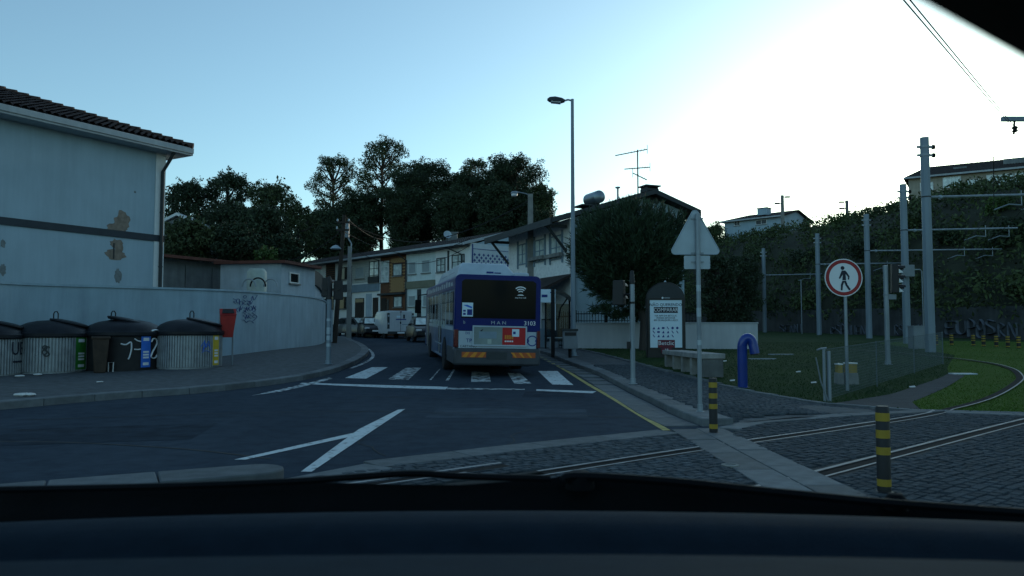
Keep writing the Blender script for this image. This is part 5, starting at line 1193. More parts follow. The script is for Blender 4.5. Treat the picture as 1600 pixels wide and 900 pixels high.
a0 = Vector((PX(1577, 17) - b.x, 0, ah)); mb = MB(); mb.box(a0.x, .1, -.05, .05, ah - .05, ah + .05); am = mb.build('arm', 'pole_grey', t); mb = MB(); ix = PX(1597, 17) - b.x; mb.tube([(ix, 0, ah), (ix - .03, 0, ah - .35)], .025, 6); mb.lathe([(.03, -.3), (.07, -.28), (.04, -.24), (.07, -.2), (.03, -.16)], (ix, 0, ah), 8); mb.build('insulator', 'iron', am)
ip = b + Vector((ix, 0, ah - .25))
wire('upper of the twin wires slanting down from the top edge to the bracket', [P(1412, -12, 7.0), ip + Vector((0, 0, .06))], .0075); wire('lower of the twin wires slanting down from the top edge to the bracket', [P(1405, -8, 7.0), ip], .0075)
near = sorted([a for a in arms if a[1] < .8], key=lambda a: a[0].y); wire('contact wire over the inner tram track', [ip + Vector((-.5, 0, -.6))] + [a[0] for a in near], .012, .1)
near = sorted([a for a in arms if a[1] > .8], key=lambda a: a[0].y); wire('contact wire over the outer tram track', [ip + Vector((.8, 0, -.6))] + [a[0] for a in near], .012, .1)
rp = lambda px, py, d: P(px, py, d)
wire('cable sagging from the wooden pole to the shed roof', [pole_top - Vector((0, 0, .7)), P(430, 408, 44)], .025, .5, 'cables from the wooden pole'); wire('long cable from the wooden pole to the square concrete lamp', [pole_top - Vector((0, 0, .3)), P(660, 378, 49), P(829, 312, 40)], .025, .35, 'cables from the wooden pole')
wire('cable from the wooden pole along the terrace eaves', [pole_top - Vector((0, 0, .9)), P(640, 396, 55), P(735, 372, 49)], .022, .3, 'cables from the wooden pole'); wire('lower cable across the terrace fronts to the bent pipe', [P(545, 386, 52), P(640, 412, 54), P(733, 384, 49)], .02, .35, 'cables from the wooden pole')
wire('short cable dropping from the wooden pole top over the roofs', [P(541, 340, 41), P(600, 374, 60)], .025, .3, 'cables from the wooden pole')
# posts on the hill
for px, d, top, bot, s, lab in ((1223, 100, 305, 345, 1, 'post with two floodlights in front of the hilltop house'), (1324, 100, 313, 350, -1, 'post with two floodlights right of the hilltop house')):
    b = P(px, bot, d); hh = PZ(top, d) - b.z; t = thing('floodlight_post', lab, 'floodlight', b); mb = MB(); mb.box(-.22, .22, -.15, .15, -3, hh, .04); mb.build('pole', 'concrete', t)
    for zz, ss in ((hh - .25, s), (hh - 1.1, -1)): mb = MB(); mb.tube([(0, 0, zz), (ss * .5, 0, zz)], .04, 5); mb.box(min(ss * .35, ss * 1.0), max(ss * .35, ss * 1.0), -.2, .2, zz - .08, zz + .1); mb.build('floodlight', 'trim_dark', t)
# bollards
def bollard(name, b, label, h=.745, r=.056, group='striped bollards'):
    t = thing(name, label, 'bollard', b, 0, group); mb = MB(); mb.lathe([(r, -.05), (r, h - .015), (r * .85, h), (0, h + .004)], n=20); mb.build('post', 'band_black', t)
    for z0, z1 in ((.62, .69), (.475, .545), (.335, .4), (.07, .13)): mb = MB(); mb.lathe([(r + .0015, z0 * h / .745), (r + .0015, z1 * h / .745)], n=20, cap=False); mb.build('yellow_band', 'band_yellow', t)
    mb = MB(); mb.lathe([(r * 1.35, 0), (r * 1.35, .02), (r * 1.02, .026)], n=20); mb.build('base_ring', 'band_black', t); return t
bollard('bollard', G(1115, 678), 'black and yellow bollard standing on the granite slabs by the kerb end')
bollard('bollard', G(1382, 772), 'big black and yellow bollard close to the car, beside the rail')
first = None
for k, (px, py) in enumerate([(1463, 541), (1487, 540), (1521, 541), (1537, 542), (1557, 543), (1575, 544), (1592, 545)]):
    b = GS(px, py); lab = ['far striped bollard beside the nearest tram pole', 'far striped bollard second from the nearest tram pole', 'far striped bollard below the graffiti, left one of the close pair', 'far striped bollard below the graffiti, right one of the close pair', 'third last far striped bollard along the curve', 'second last far striped bollard along the curve', 'last far striped bollard before the picture edge'][k]
    if first is None: first = bollard('bollard', b, lab, .56, .08, 'far bollards along the tram curve')
    else: c = copy_tree(first); c.location = b; c['label'] = lab

# ================================================================== THINGS ON THE RIGHT
# poster stand
d = 27; b = Vector((PX(1040, d), d, S(PX(1040, d), d))); k_ = d / FPX; Zs = lambda py: PZ(py, d) - b.z; Xs = lambda px: (px - 1040) * k_
t = thing('poster_stand', 'black street poster stand with a domed top and a pale blue poster', 'poster stand', b); w = 30 * k_; zs = Zs(468)
mb = MB(); pts = [(-w, -.12, -.1), (w, -.12, -.1), (w, -.12, zs)] + [(w * math.cos(PI * q / 20), -.12, zs + (Zs(441) - zs) * math.sin(PI * q / 20)) for q in range(1, 20)] + [(-w, -.12, zs)]
mb.prism(pts, (0, .26, 0)); mb.build('cabinet', 'mupi_dark', t, bev=.02)
mb = MB(); mb.prism([(w * .93 * math.cos(PI * q / 20), -.14, zs + .05 + (Zs(443) - zs - .05) * math.sin(PI * q / 20)) for q in range(0, 21)], (0, .019, 0)); mb.build('dome_panel', 'trim_dark', t)
mb = MB(); mb.lathe([(.04, 0), (.05, .04), (0, .09)], (0, 0, Zs(442)), 10); mb.build('finial', 'sign_back', t)
p0, p1, q0, q1 = Xs(1014.5), Xs(1064.5), Zs(543), Zs(469); mb = MB()
for a in ((p0 - .06, p0, q0 - .06, q1 + .06), (p1, p1 + .06, q0 - .06, q1 + .06), (p0, p1, q1, q1 + .06), (p0, p1, q0 - .06, q0)): mb.box(a[0], a[1], -.15, -.12, a[2], a[3])
mb.build('frame', 'mupi_dark', t); mb = MB(); mb.box(p0, p1, -.132, -.119, q0, q1); po = mb.build('poster', 'ad_white', t); pm = (p0 + p1) / 2; y = -.134
letters('lettering', 'NÃO QUERENDO', .145, 'dark_print', po, (pm, y, Zs(476.5)), squash=.98)
mb = MB(); mb.box(pm - .42, pm + .42, y - .004, y, Zs(489), Zs(480)); mb.build('word_panel', 'dark_print', po); letters('lettering', 'COMPARAR', .185, 'white_print', po, (pm, y - .006, Zs(484.5)), squash=.86, depth=.003)
for py, s in ((493.5, 'NA APP DA BETCLIC'), (497, 'PODES APOSTAR'), (500.5, 'EM QUALQUER LADO')): letters('lettering', s, .085, 'dark_print', po, (pm, y, Zs(py)))
rr = random.Random(3); mb = MB()
for j in range(3):
    for i in range(6):
        if j == 2 and i == 5: continue
        cx, cz = Xs(1020.5 + i * 7.3), Zs(512.5 + j * 6.2); k = rr.randrange(4); s = .045
        if k == 0: mb.prism([(cx + s * math.cos(2 * PI * q / 10), y, cz + s * math.sin(2 * PI * q / 10)) for q in range(10)], (0, -.003, 0))
        elif k == 1: mb.prism([(cx - s, y, cz - s), (cx + s, y, cz - s), (cx + s * .3, y, cz + s)], (0, -.003, 0))
        elif k == 2: mb.box(cx - s, cx + s, y - .003, y, cz - s * .7, cz + s * .7)
        else: mb.prism([(cx - s, y, cz + s), (cx - s * .3, y, cz + s), (cx + s, y, cz - s), (cx + s * .2, y, cz - s)], (0, -.003, 0))
mb.build('icon_grid', 'ink_blue', po)
mb = MB(); mb.box(Xs(1026.5), Xs(1053), y - .006, y - .0002, Zs(543.2), Zs(531)); lp_ = mb.build('logo_panel', 'logo_red', po); letters('lettering', 'Betclic', .2, 'white_print', po, (pm, y - .008, Zs(536.2)), squash=1.05); mb = MB(); mb.box(pm - .24, pm + .24, y - .01, y - .0065, Zs(541.6), Zs(540.2)); mb.build('underline', 'sign_red', po)
mb = MB(); mb.lathe([(.19, -.17), (.19, -.16)], n=20); mb.M = None; mb.v = [(p[0] + pm, p[2], p[1] + Zs(547)) for p in mb.v]; mb.build('emblem_plate', 'logo_red', t); letters('lettering', '18', .14, 'white_print', t, (pm, -.176, Zs(547)))
mb = MB(); mb.v = []; mb.lathe([(.035, -.152), (.035, -.145)], n=14); mb.v = [(p[0] + Xs(1034.5), p[2], p[1] + Zs(465.7)) for p in mb.v]; mb.build('emblem', 'white_print', t); mb = MB(); mb.box(Xs(1037), Xs(1046), -.15, -.142, Zs(466.3), Zs(465.3)); mb.build('maker_strip', 'sign_back', t)
# bench
A = GS(1037, 573); B = GS(1096, 592); F = Front(A, B); L = F.L; t = thing('stone_bench', 'long weathered stone bench on short legs at the edge of the lawn', 'bench', A, F.rz); W = .62; H = .5
F_n = Vector((math.cos(F.rz), math.sin(F.rz)))
mb = MB(); mb.box(-.05, L + .05, -.03, W, H - .13, H); mb.build('seat_slab', 'bench_stone', t, bev=.012)
for k in range(5): xx = .02 + (L - .22) * k / 4; mb = MB(); mb.box(xx, xx + .16, .02, W - .04, -.1, H - .131); mb.build('leg', 'bench_stone', t, bev=.01)
mb = MB(); mb.box(L - .04, L + .02, .03, W - .05, -.1, H - .132); mb.build('end_panel', 'bench_shaded', t)
# blue pipe
b = GS(1164, 606); k_ = b.y / FPX; t = thing('blue_hooked_pipe', 'glossy blue hooked pipe standing on the lawn by the pavement', 'vent pipe', b); hgt = 84 * k_ - .1; r = .11
pts = [(-.05, 0, -.1), (-.05, 0, hgt - .22)] + [(-.05 + .12 - .12 * math.cos(a), -.02 * a, hgt - .22 + .22 * math.sin(a)) for a in [PI * q / 12 for q in range(1, 12)]] + [(.2, -.07, hgt - .24), (.215, -.075, hgt - .36)]
mb = MB(); mb.tube(pts, r, 18); mb.build('pipe', 'blue_pipe', t, angle=60); e0 = Vector(pts[-1]); mb = MB(); mb.tube([e0 + Vector((0, 0, -.004)), e0 - Vector((0, 0, .03))], .1, 18); mb.build('opening', 'band_black', t); mb = MB(); mb.lathe([(r * 1.3, -.02), (r * 1.3, .015), (r * 1.02, .02)], (-.05, 0, 0), 18); mb.build('base_flange', 'blue_pipe', t)
# mesh fence
FA = GS(1290, 629); FB = Vector((PX(1473, 24), 24, S(PX(1473, 24), 24))); F = Front(FA, FB); t = thing('mesh_fence', 'low fine mesh fence with a leaning end post beside the tram lawn', 'fence', FA, F.rz); L = F.L; H = 1.0; sl = (FB.z - FA.z) / L
mb = MB(); n = int(L / .055)
for k in range(n + 1): x = L * k / n; mb.box(x - .002, x + .002, -.0015, .0015, .05 + sl * x, H + sl * x)
for k in range(17): z = .05 + (H - .05) * k / 16; mb.prism([(0, -.0015, z), (0, -.0015, z + .003), (L, -.0015, z + .003 + sl * L), (L, -.0015, z + sl * L)], (0, .003, 0))
o = mb.build('wire_mesh', 'mesh_dark', t); o['kind'] = 'stuff'
for x in (0.02, L * .33, L * .66, L): mb = MB(); mb.tube([(x, .02, -.1), (x, .02, H + .03 + sl * x)], .028 if x < 1 else .014, 8); mb.build('post', 'galv' if x < 1 else 'mesh_dark', t)
mb = MB(); mb.tube([(-.14, .1, H + .0), (-.1, .04, H + .03), (.1, .0, H + .04)], .018, 6); mb.tube([(-.2, .1, H - .14), (-.1, .05, H * .4), (.05, -.04, 0)], .013, 6); mb.tube([(.12, -.04, -.1), (.12, -.04, H - .02)], .035, 10); mb.build('end_brace', 'galv', t)
mb = MB(); mb.tube([(0, 0, H + .01), (L, 0, H + .01 + sl * L)], .005, 5); mb.build('top_wire', 'mesh_dark', t)
# yellow and grey block
b = GS(1325, 601); k_ = b.y / FPX; t = thing('valve_block', 'grey concrete block with two yellow tops behind the mesh fence', 'valve block', b)
for x, w_, h0, h1 in ((-.21, .1, .28, .5), (.07, .24, .28, .52)): mb = MB(); mb.box(x - w_ / 2 - .03, x + w_ / 2 + .03, -.12, .14, -.05, h0, .015); mb.build('block', 'concrete', t, bev=.01); mb = MB(); mb.box(x - w_ / 2, x + w_ / 2, -.09, .1, h0 - .003, h1 - .03); mb.build('yellow_top', 'band_yellow', t); mb = MB(); mb.box(x - w_ / 2 - .01, x + w_ / 2 + .01, -.1, .11, h1 - .03, h1); mb.build('cap', 'sign_white', t)
for px, py, w_, l_, lab in ((1504, 586, .3, .32, 'pale slab lying flat where the path meets the bright grass'), (1191, 562, .16, .45, 'thin pale slab in the lawn right of the blue pipe, front one'), (1220, 555, .16, .45, 'thin pale slab in the lawn right of the blue pipe, back one')):
    b = GS(px, py); one('stone_slab', MB().box(-l_, l_, -w_ / 2, w_ / 2, -.03, .045), 'sign_back' if l_ < .4 else 'cabinet', lab, 'slab', 'slabs lying in the lawn', loc=b, bev=.01)
for px, py, lab in ((1144, 597, 'white paper scrap on the lawn left of the blue pipe foot'), (1271, 600, 'white paper scrap on the lawn nearest the mesh fence end post'), (1247, 583, 'white paper scrap in the lawn between the pale slabs and the fence'), (1425, 607, 'white paper scrap lying on the dark path'), (1132, 566, 'white paper scrap behind the stone bench')):
    b = GS(px, py); one('paper_scrap', MB().prism([(-.07, -.04, 0), (.05, -.06, .01), (.08, .03, .03), (-.04, .05, .015)], (0, 0, .012)), 'litter', lab, 'litter', 'paper scraps on the lawn', loc=b + Vector((0, 0, .02)))
one('drain_ring', MB().lathe([(.09, 0), (.09, .02), (.06, .022), (.05, .01), (0, .008)], n=20), 'concrete', 'small round drain cap set in the setts beside the slab band', 'drain cap', loc=G(1141, 732) + Vector((0, 0, .012)))
# bus stop
b = GS(864, 554); k_ = b.y / FPX; hh = PZ(452, b.y) - b.z; t = thing('bus_stop_sign', 'bus stop post with a pale flag beside the right of the bus', 'bus stop', b); mb = MB(); mb.box(-.07, .07, -.05, .05, -.1, hh); mb.build('post', 'iron', t)
mb = MB(); mb.box(-.48, .1, -.03, .03, hh - .5, hh); fl = mb.build('flag', 'ad_white', t, bev=.01); mb = MB(); mb.box(-.42, -.2, -.036, -.031, hh - .3, hh - .2); mb.box(-.1, .06, -.036, -.031, hh - .14, hh - .1); mb.build('flag_print', 'ink_blue', fl); mb = MB(); mb.box(.075, .11, -.045, .045, .9, 1.9); mb.build('edge_strip', 'sign_white', t)
d = 33.2; x0 = PX(852, d); x1 = PX(893, d); b = Vector((x0, d, S(x0, d))); t = thing('bus_shelter', 'dark bus shelter with an arched canopy between the bus and the lamp', 'bus shelter', b); L = x1 - x0; zt = PZ(467, d) - b.z
mb = MB(); pts = [(L * q / 10, -.6, zt + .34 * math.sin(PI * q / 10)) for q in range(11)]; mb.prism(pts + [(p[0], p[1], p[2] - .1) for p in pts[::-1]], (0, 1.4, 0)); mb.build('canopy', 'pavilion_canopy', t)
for x in (.04, L - .04): mb = MB(); mb.tube([(x, .6, -.1), (x, .6, zt)], .04, 8); mb.build('post', 'iron', t)
mb = MB(); mb.box(.08, L - .08, .58, .6, .3, zt - .2); mb.build('glass_panel', 'shelter_glass', t)
for sx in (1, -1): mb = MB(); mb.tube([(L / 2 + sx * .05, .56, zt - .9), (L / 2 + sx * .12, .5, zt - .4), (L / 2 + sx * .4, .3, zt + .02)], .03, 6); mb.build('canopy_arm', 'iron', t)
mb = MB(); mb.box(.1, L - .1, .2, .5, .45, .5); mb.box(.2, .26, .3, .4, -.05, .45); mb.box(L - .26, L - .2, .3, .4, -.05, .45); mb.build('seat', 'galv', t)

# ================================================================== WASTE CONTAINERS ON THE LEFT PAVEMENT
SLh = lambda x, y: g(y) + .128
def container(px, base_py, half_px, d_front, label, shell, strip=None, tilt=0, lid='lid_plastic', flap=(25, .5)):
    k = (px - 800) / FPX; r = .88
    c = hit(px, base_py, SLh); dist = math.hypot(c.x, c.y); r = half_px * c.y / FPX * 1.02; s_ = (dist + r) / dist; c = Vector((c.x * s_, c.y * s_, 0)); c.z = SLh(c.x, c.y)
    r = half_px * c.y / FPX * .985
    rz = math.atan2(-c.x, c.y); t = thing('waste_container', label, 'waste container', c, rz, 'round waste containers on the pavement'); h = 1.0
    if shell == 'bin_black': mb = MB(); mb.lathe([(r, -.1), (r, h)], n=64); mb.build('shell', shell, t)
    else:
        mb = MB(); mb.lathe([(r * .985, -.1), (r * .985, h)], n=64); mb.build('shell', shell, t)
        mb = MB(); n = 78
        for q in range(n):
            a = 2 * PI * q / n; w = 2 * PI / n * .34; o = MB()
            p = [(r * .985 * math.cos(a - w), r * .985 * math.sin(a - w)), ((r + .02) * math.cos(a - w * .8), (r + .02) * math.sin(a - w * .8)), ((r + .02) * math.cos(a + w * .8), (r + .02) * math.sin(a + w * .8)), (r * .985 * math.cos(a + w), r * .985 * math.sin(a + w))]
            mb.prism([(x, y, .02) for x, y in p], (0, 0, h - .05))
        mb.build('stave', shell, t)['kind'] = 'stuff'
    for a0, a1, m in strip or []:
        mb = MB(); mb.lathe([(r + .024, .06), (r + .024, h - .03)], n=8, a0=R(a0) - PI / 2, a1=R(a1) - PI / 2); st = mb.build('label_strip', m, t)
        am = (a0 + a1) / 2
        for zz, s in ((.86, .09), (.5, .05), (.42, .05), (.34, .05), (.16, .08)):
            o = MB(); q = (r + .028); w = R(min(7, (a1 - a0) * .3)); o.lathe([(q, zz - s / 2), (q, zz + s / 2)], n=4, a0=R(am) - PI / 2 - w, a1=R(am) - PI / 2 + w); o.build('label_print', 'white_print', st)
    mb = MB(); mb.lathe([(r + .05, 0), (r + .075, .03), (r + .075, .11), (r + .05, .14), (r + .0, .15)], (0, 0, h - .05), 64); mb.build('rim', lid, t)
    mb = MB(); mb.lathe([(r + .03, 0), (r * .97, .09), (r * .86, .19), (r * .65, .285), (r * .38, .34), (0, .36)], (0, 0, h + .08), 64); ld = mb.build('lid', lid, t)
    a, o = flap; M = Matrix.Translation((math.cos(R(a)) * r * o, -abs(math.sin(R(a))) * r * .25, h + .40 - .12 * o)) @ Matrix.Rotation(R(13) * (1 if o > 0.1 else 0), 4, 'Y')
    mb = MB(M); mb.lathe([(r * .52, -.05), (r * .56, 0), (r * .55, .035), (r * .3, .075), (0, .085)], n=40); mb.build('hatch', lid, ld)
    hx = math.cos(R(a)) * r * o - r * .5; mb = MB(); mb.tube([(hx + .06, 0, h + .35), (hx + .06, 0, h + .62), (hx + .09, 0, h + .68), (hx + .14, 0, h + .68), (hx + .17, 0, h + .62), (hx + .17, 0, h + .38)], .016, 6); mb.build('lifting_loop', 'iron', ld)
    mb = MB(); mb.box(hx - .02, hx + .25, -.12, .12, h + .33, h + .42, .02); mb.build('hinge', lid, ld)
    return t, r
t, r = container(-26, 589, 54, 0, 'silver slatted waste container scrawled UEE, cut by the left picture edge', 'bin_metal')
letters('scrawl', 'UEE', .5, 'dark_print', t, (0, 0, .68), R(59), bend=r + .03, squash=.8)
mb = MB(); mb.lathe([(r + .03, .32), (r + .03, .37)], n=8, a0=R(42) - PI / 2, a1=R(72) - PI / 2); mb.build('scrawl', 'dark_print', t)
t, r = container(80, 584, 53, 0, 'silver slatted waste container with a wide green label strip', 'bin_metal', [(36, 58, 'green_label'), (58.5, 80, 'pale_label')])
letters('scrawl', '8', .4, 'trim_dark', t, (0, 0, .6), R(-10), bend=r + .03, squash=.8); letters('scrawl', 'S', .42, 'trim_dark', t, (0, 0, .56), R(-7), bend=r + .03)
t, r = container(192, 580, 56, 0, 'black waste container painted 1 and 2 with a blue label strip', 'bin_black', [(25, 41, 'blue_label')], flap=(20, .12))
def stroke(t, pts, r, rad, name='painted_mark', m='white_print'):
    mb = MB(); mb.tube(curve([(math.sin(R(a)) * (r + .008), -math.cos(R(a)) * (r + .008), z) for a, z in pts], 5), rad, 6, flat=.6); mb.build(name, m, t)
stroke(t, [(-4, .74), (0, .72), (4, .72), (10, .78), (11, .6), (9, .4), (7, .3)], r, .035); stroke(t, [(15, .88), (20, .82), (24.5, .8)], r, .032); stroke(t, [(15, .58), (20, .57), (24.5, .58)], r, .032)
stroke(t, [(43, .78), (46, .87), (52, .87), (56, .77), (52, .64), (46, .5), (42, .36)], r, .032); stroke(t, [(42, .36), (47, .31), (53, .33), (58, .44)], r, .032); stroke(t, [(42, 1.1), (50, 1.13), (58, 1.1)], r + .02, .04)
t, r = container(294, 577, 49, 0, 'silver blue slatted waste container with a yellow label strip beside the red bin', 'bin_metal', [(44, 61, 'yellow_label')])
for k, p in enumerate([[(20, .62), (26, .75), (24, .5), (30, .7), (36, .62)], [(22, .45), (30, .5), (38, .44)], [(26, .8), (30, .6), (34, .78), (38, .5)]]): stroke(t, p, r + .02, .014, 'scribble', 'blue_label')
b = hit(149, 583, SLh); k_ = b.y / FPX; rz = math.atan2(-b.x, b.y); t = thing('small_bin', 'small brown bin squeezed between the green labelled and the black container', 'bin', b + Vector((0, .25, 0)), rz); mb = MB(); mb.add([(-.16, -.22, 0), (.14, -.22, 0), (.14, .2, 0), (-.16, .2, 0), (-.22, -.28, .95), (.2, -.28, .95), (.2, .25, .95), (-.22, .25, .95)], [(3, 2, 1, 0), (4, 5, 6, 7), (0, 1, 5, 4), (1, 2, 6, 5), (2, 3, 7, 6), (3, 0, 4, 7)]); mb.build('body', 'brown_plastic', t, bev=.03); mb = MB(); mb.box(-.25, .23, -.31, .28, .93, 1.0); mb.build('rim', 'brown_plastic', t, bev=.02)
b = hit(173, 581, SLh); mb = MB(); mb.tube([(-.07, 0, 0), (-.07, 0, .26), (.07, 0, .26), (.07, -.02, 0)], .018, 6); one('wire_bracket', mb, 'litter', 'small pale bent bracket standing before the black container', 'bracket', loc=b)
for px, py, s, lab in ((32, 581, .16, 'crumpled pale bag between the UEE and the green labelled containers'), (60, 587, .1, 'white paper cup lying before the green labelled container'), (40, 619, .11, 'crumpled paper close to the left kerb'), (156, 598, .06, 'tiny white scrap on the pavement before the black container'), (32, 589, .09, 'flat white paper before the UEE container')):
    b = hit(px, py, SLh); mb = MB(); r_ = random.Random(px)
    for q in range(3): mb.lathe([(s * .6, 0), (s, s * .25), (s * .8, s * .5), (0, s * .6)], (r_.uniform(-s, s) * .6, r_.uniform(-s, s) * .4, 0), 7, mod=lambda a, z: s * .3 * math.sin(a * 3 + px))
    one('litter', mb, 'litter', lab, 'litter', 'litter on the left pavement', loc=b)
# red litter bin on two legs
b = hit(354, 571, SLh); d = b.y; k_ = d / FPX; rz = R(24); t = thing('red_litter_bin', 'red litter bin hung between two thin steel posts before the wall', 'litter bin', b, rz); Zs = lambda py: PZ(py, d) - b.z
for x, y in ((-.22, .05), (.17, .12)): mb = MB(); mb.tube([(x, y, -.1), (x, y, Zs(486))], .024, 8); mb.build('post', 'galv', t)
mb = MB(); mb.tube([(-.22, .05, Zs(487)), (.17, .12, Zs(487))], .022, 6); mb.build('cross_rail', 'galv', t)
zb, zt, zr = Zs(527), Zs(492), Zs(484); a = .15; w = .24
mb = MB(); mb.add([(-a, -.2, zb), (a, -.2, zb), (a, .04, zb), (-a, .04, zb), (-w, -.3, zt), (w, -.3, zt), (w, .08, zr + .02), (-w, .08, zr + .02), (-w, -.14, zr + .03), (w, -.14, zr + .03)], [(3, 2, 1, 0), (0, 1, 5, 4), (1, 2, 6, 9, 5), (2, 3, 7, 6), (3, 0, 4, 8, 7), (8, 9, 6, 7), (4, 5, 9, 8)]); mb.build('body', 'red_bin', t, bev=.012)
mb = MB(); e = Vector((0, -.012, .012)); q = [Vector((-w + .06, -.285, zt + .03)), Vector((w - .06, -.285, zt + .03)), Vector((w - .09, -.16, zr + .005)), Vector((-w + .09, -.16, zr + .005))]; mb.prism([p + e for p in q], (0, -.004, .004)); mb.build('mouth', 'band_black', t)
mb = MB(); mb.tube([Vector((-w, -.31, zt)), Vector((w, -.31, zt))], .014, 6); mb.build('lip', 'sign_red', t)

# ================================================================== VEHICLES
def wheel(parent, x, y, r, w, name='wheel'):
    o = bpy.data.objects.new(name, None); COL.objects.link(o); o.parent = parent; o.location = (x, y, r); M = Matrix.Rotation(R(90), 4, 'Y')
    mb = MB(M); mb.lathe([(r * .6, -w / 2), (r * .93, -w / 2), (r, -w * .35), (r, w * .35), (r * .93, w / 2), (r * .6, w / 2)], n=28); mb.build('tyre', 'rubber', o)
    mb = MB(M); mb.lathe([(0, -w * .3), (r * .25, -w * .42), (r * .3, -w * .3), (r * .55, -w * .34), (r * .61, -w * .49), (r * .61, w * .49), (r * .55, w * .34), (r * .3, w * .3), (r * .25, w * .42), (0, w * .3)], n=20); mb.build('rim', 'rim', o); return o
# the bus
BL = P(708, 570, 21.0); rzb = R(10.4); BW = 2.4; HW_ = BW / 2
bc = Vector((BL.x + math.cos(rzb) * HW_, 21 + math.sin(rzb) * HW_, 0)); bc.z = g(bc.y)
bus = thing('bus', 'blue and white city bus numbered 3103 seen from behind over the crosswalk', 'bus', bc, rzb); bus.rotation_euler = (R(1.1), R(1.1), rzb)
BLEN = 11.4; ZT = 2.82; ZB = .34
def prof(inset=0, zb=ZB, zt=ZT, rr=.16, w=HW_):
    w -= inset; pts = [(-w, zb), (w, zb)]
    for k in range(7): a = PI / 2 * k / 6; pts.append((w - rr + rr * math.cos(a), zt - rr + rr * math.sin(a)))
    for k in range(7): a = PI / 2 + PI / 2 * k / 6; pts.append((-w + rr + rr * math.cos(a), zt - rr + rr * math.sin(a)))
    return pts
def bb(name, m, *boxes, parent=bus, bev=0):
    mb = MB()
    for q in boxes: mb.box(*q)
    return mb.build(name, m, parent, bev=bev)
mb = MB(); mb.prism([(x, .1, z) for x, z in prof(.03, .5)], (0, BLEN - .1, 0)); body = mb.build('body', 'bus_silver', bus)
mb = MB(); mb.prism([(x, .0, z) for x, z in prof(0, 1.26)], (0, .34, 0)); mb.build('rear_panel', 'bus_blue', bus, bev=.025)
mb = MB(); mb.prism([(x, .341, z) for x, z in prof(.008, 2.42)], (0, BLEN - .341, 0)); mb.build('roof_band', 'bus_blue', bus)
z0 = 2.52
for k in range(13): x = -HW_ + .006; yy = .8 + k * .75; h = .1 + .07 * ((k * 37) % 5) / 4; bb('roof_letter', 'bus_white', (x - .004, x + .02, yy, yy + .42, z0, z0 + h))
bb('lower_panel', 'bus_white', (-HW_ + .12, HW_ - .1, .012, .3, .78, 1.3), bev=.01)
mb = MB(); pts = [(-1.02, -.006, 1.62), (1.06, -.006, 1.62), (1.06, -.006, 2.62), (.98, -.006, 2.68), (-.94, -.006, 2.68), (-1.02, -.006, 2.62)]; mb.prism(pts, (0, .02, 0)); rw = mb.build('rear_window', 'tinted_glass', bus)
bb('bumper', 'bus_bumper', (-HW_ - .01, HW_ + .01, -.07, .5, .33, .8), bev=.06); bb('plate_panel', 'trim_dark', (-.3, .26, -.078, -.0705, .5, .7), bev=.003)
bb('underbody', 'rubber', (-1.0, 1.0, .55, BLEN - .6, .28, .52))
for s, x0, x1, zc in ((0, -.99, -.32, .62), (1, .42, 1.06, .62)):
    o = bb('reflector', 'reflector_red', (x0, x1, -.082, -.0705, zc - .07, zc + .075)); n = 3; mb = MB(); w = (x1 - x0) / n; sg = 1 if s == 0 else -1
    for k in range(n):
        xa = x0 + w * k + w * .15; d_ = .09 * sg; mb.prism([(max(x0, xa - d_ * .5), -.084, zc - .068), (xa + w * .42, -.084, zc - .068), (min(x1, xa + w * .42 + d_), -.084, zc + .073), (xa + d_, -.084, zc + .073)], (0, -.002, 0))
    mb.build('reflector_stripe', 'reflector', o)
for x0, x1 in ((-HW_ - .004, -HW_ + .115), (HW_ - .095, HW_ + .004)):
    o = bb('tail_light', 'lamp_red', (x0, x1, -.012, .2, .82, 1.3), bev=.012)
    for zz in (.9, 1.06, 1.2): bb('lens', 'lamp_red', (x0 + .015, x1 - .015, -.02, -.0125, zz - .05, zz + .05), parent=o)
adx = (-.7, .82); adz = (.86, 1.42)
bb('advert_frame', 'bus_white', (adx[0], adx[1], -.035, -.013, adz[0], adz[0] + .04), (adx[0], adx[1], -.035, -.013, adz[1] - .04, adz[1]), (adx[0], adx[0] + .04, -.035, -.013, adz[0] + .04, adz[1] - .04), (adx[1] - .04, adx[1], -.035, -.013, adz[0] + .04, adz[1] - .04))
xm = .13; ag = bb('advert_panel', 'ad_grey', (adx[0] + .04, xm, -.022, -.013, adz[0] + .04, adz[1] - .04)); ar = bb('advert_panel', 'ad_red', (xm, adx[1] - .04, -.023, -.0135, adz[0] + .04, adz[1] - .04))
bb('print_block', 'band_blue', (adx[0] + .18, xm - .16, -.0235, -.0222, 1.07, 1.26), parent=ag); bb('print_block', 'pale_label', (adx[0] + .42, xm - .3, -.0238, -.0223, .92, 1.05), parent=ag); mb = MB(); mb.prism([(adx[0] + .2, -.024, 1.27), (adx[0] + .3, -.024, 1.34), (adx[0] + .26, -.024, 1.26)], (0, -.002, 0)); mb.build('print_mark', 'dark_print', ag)
bb('print_block', 'ad_white', (.4, .6, -.025, -.0232, 1.13, 1.34), parent=ar); bb('print_block', 'ink_blue', (.43, .5, -.0265, -.0252, 1.2, 1.27), parent=ar)
for k in range(5): bb('print_dot', 'white_print', (.2 + k * .05, .235 + k * .05, -.025, -.0232, .98, 1.02), parent=ar); bb('print_dot', 'reflector', (.2 + k * .05, .235 + k * .05, -.025, -.0232, 1.06, 1.17), parent=ar)
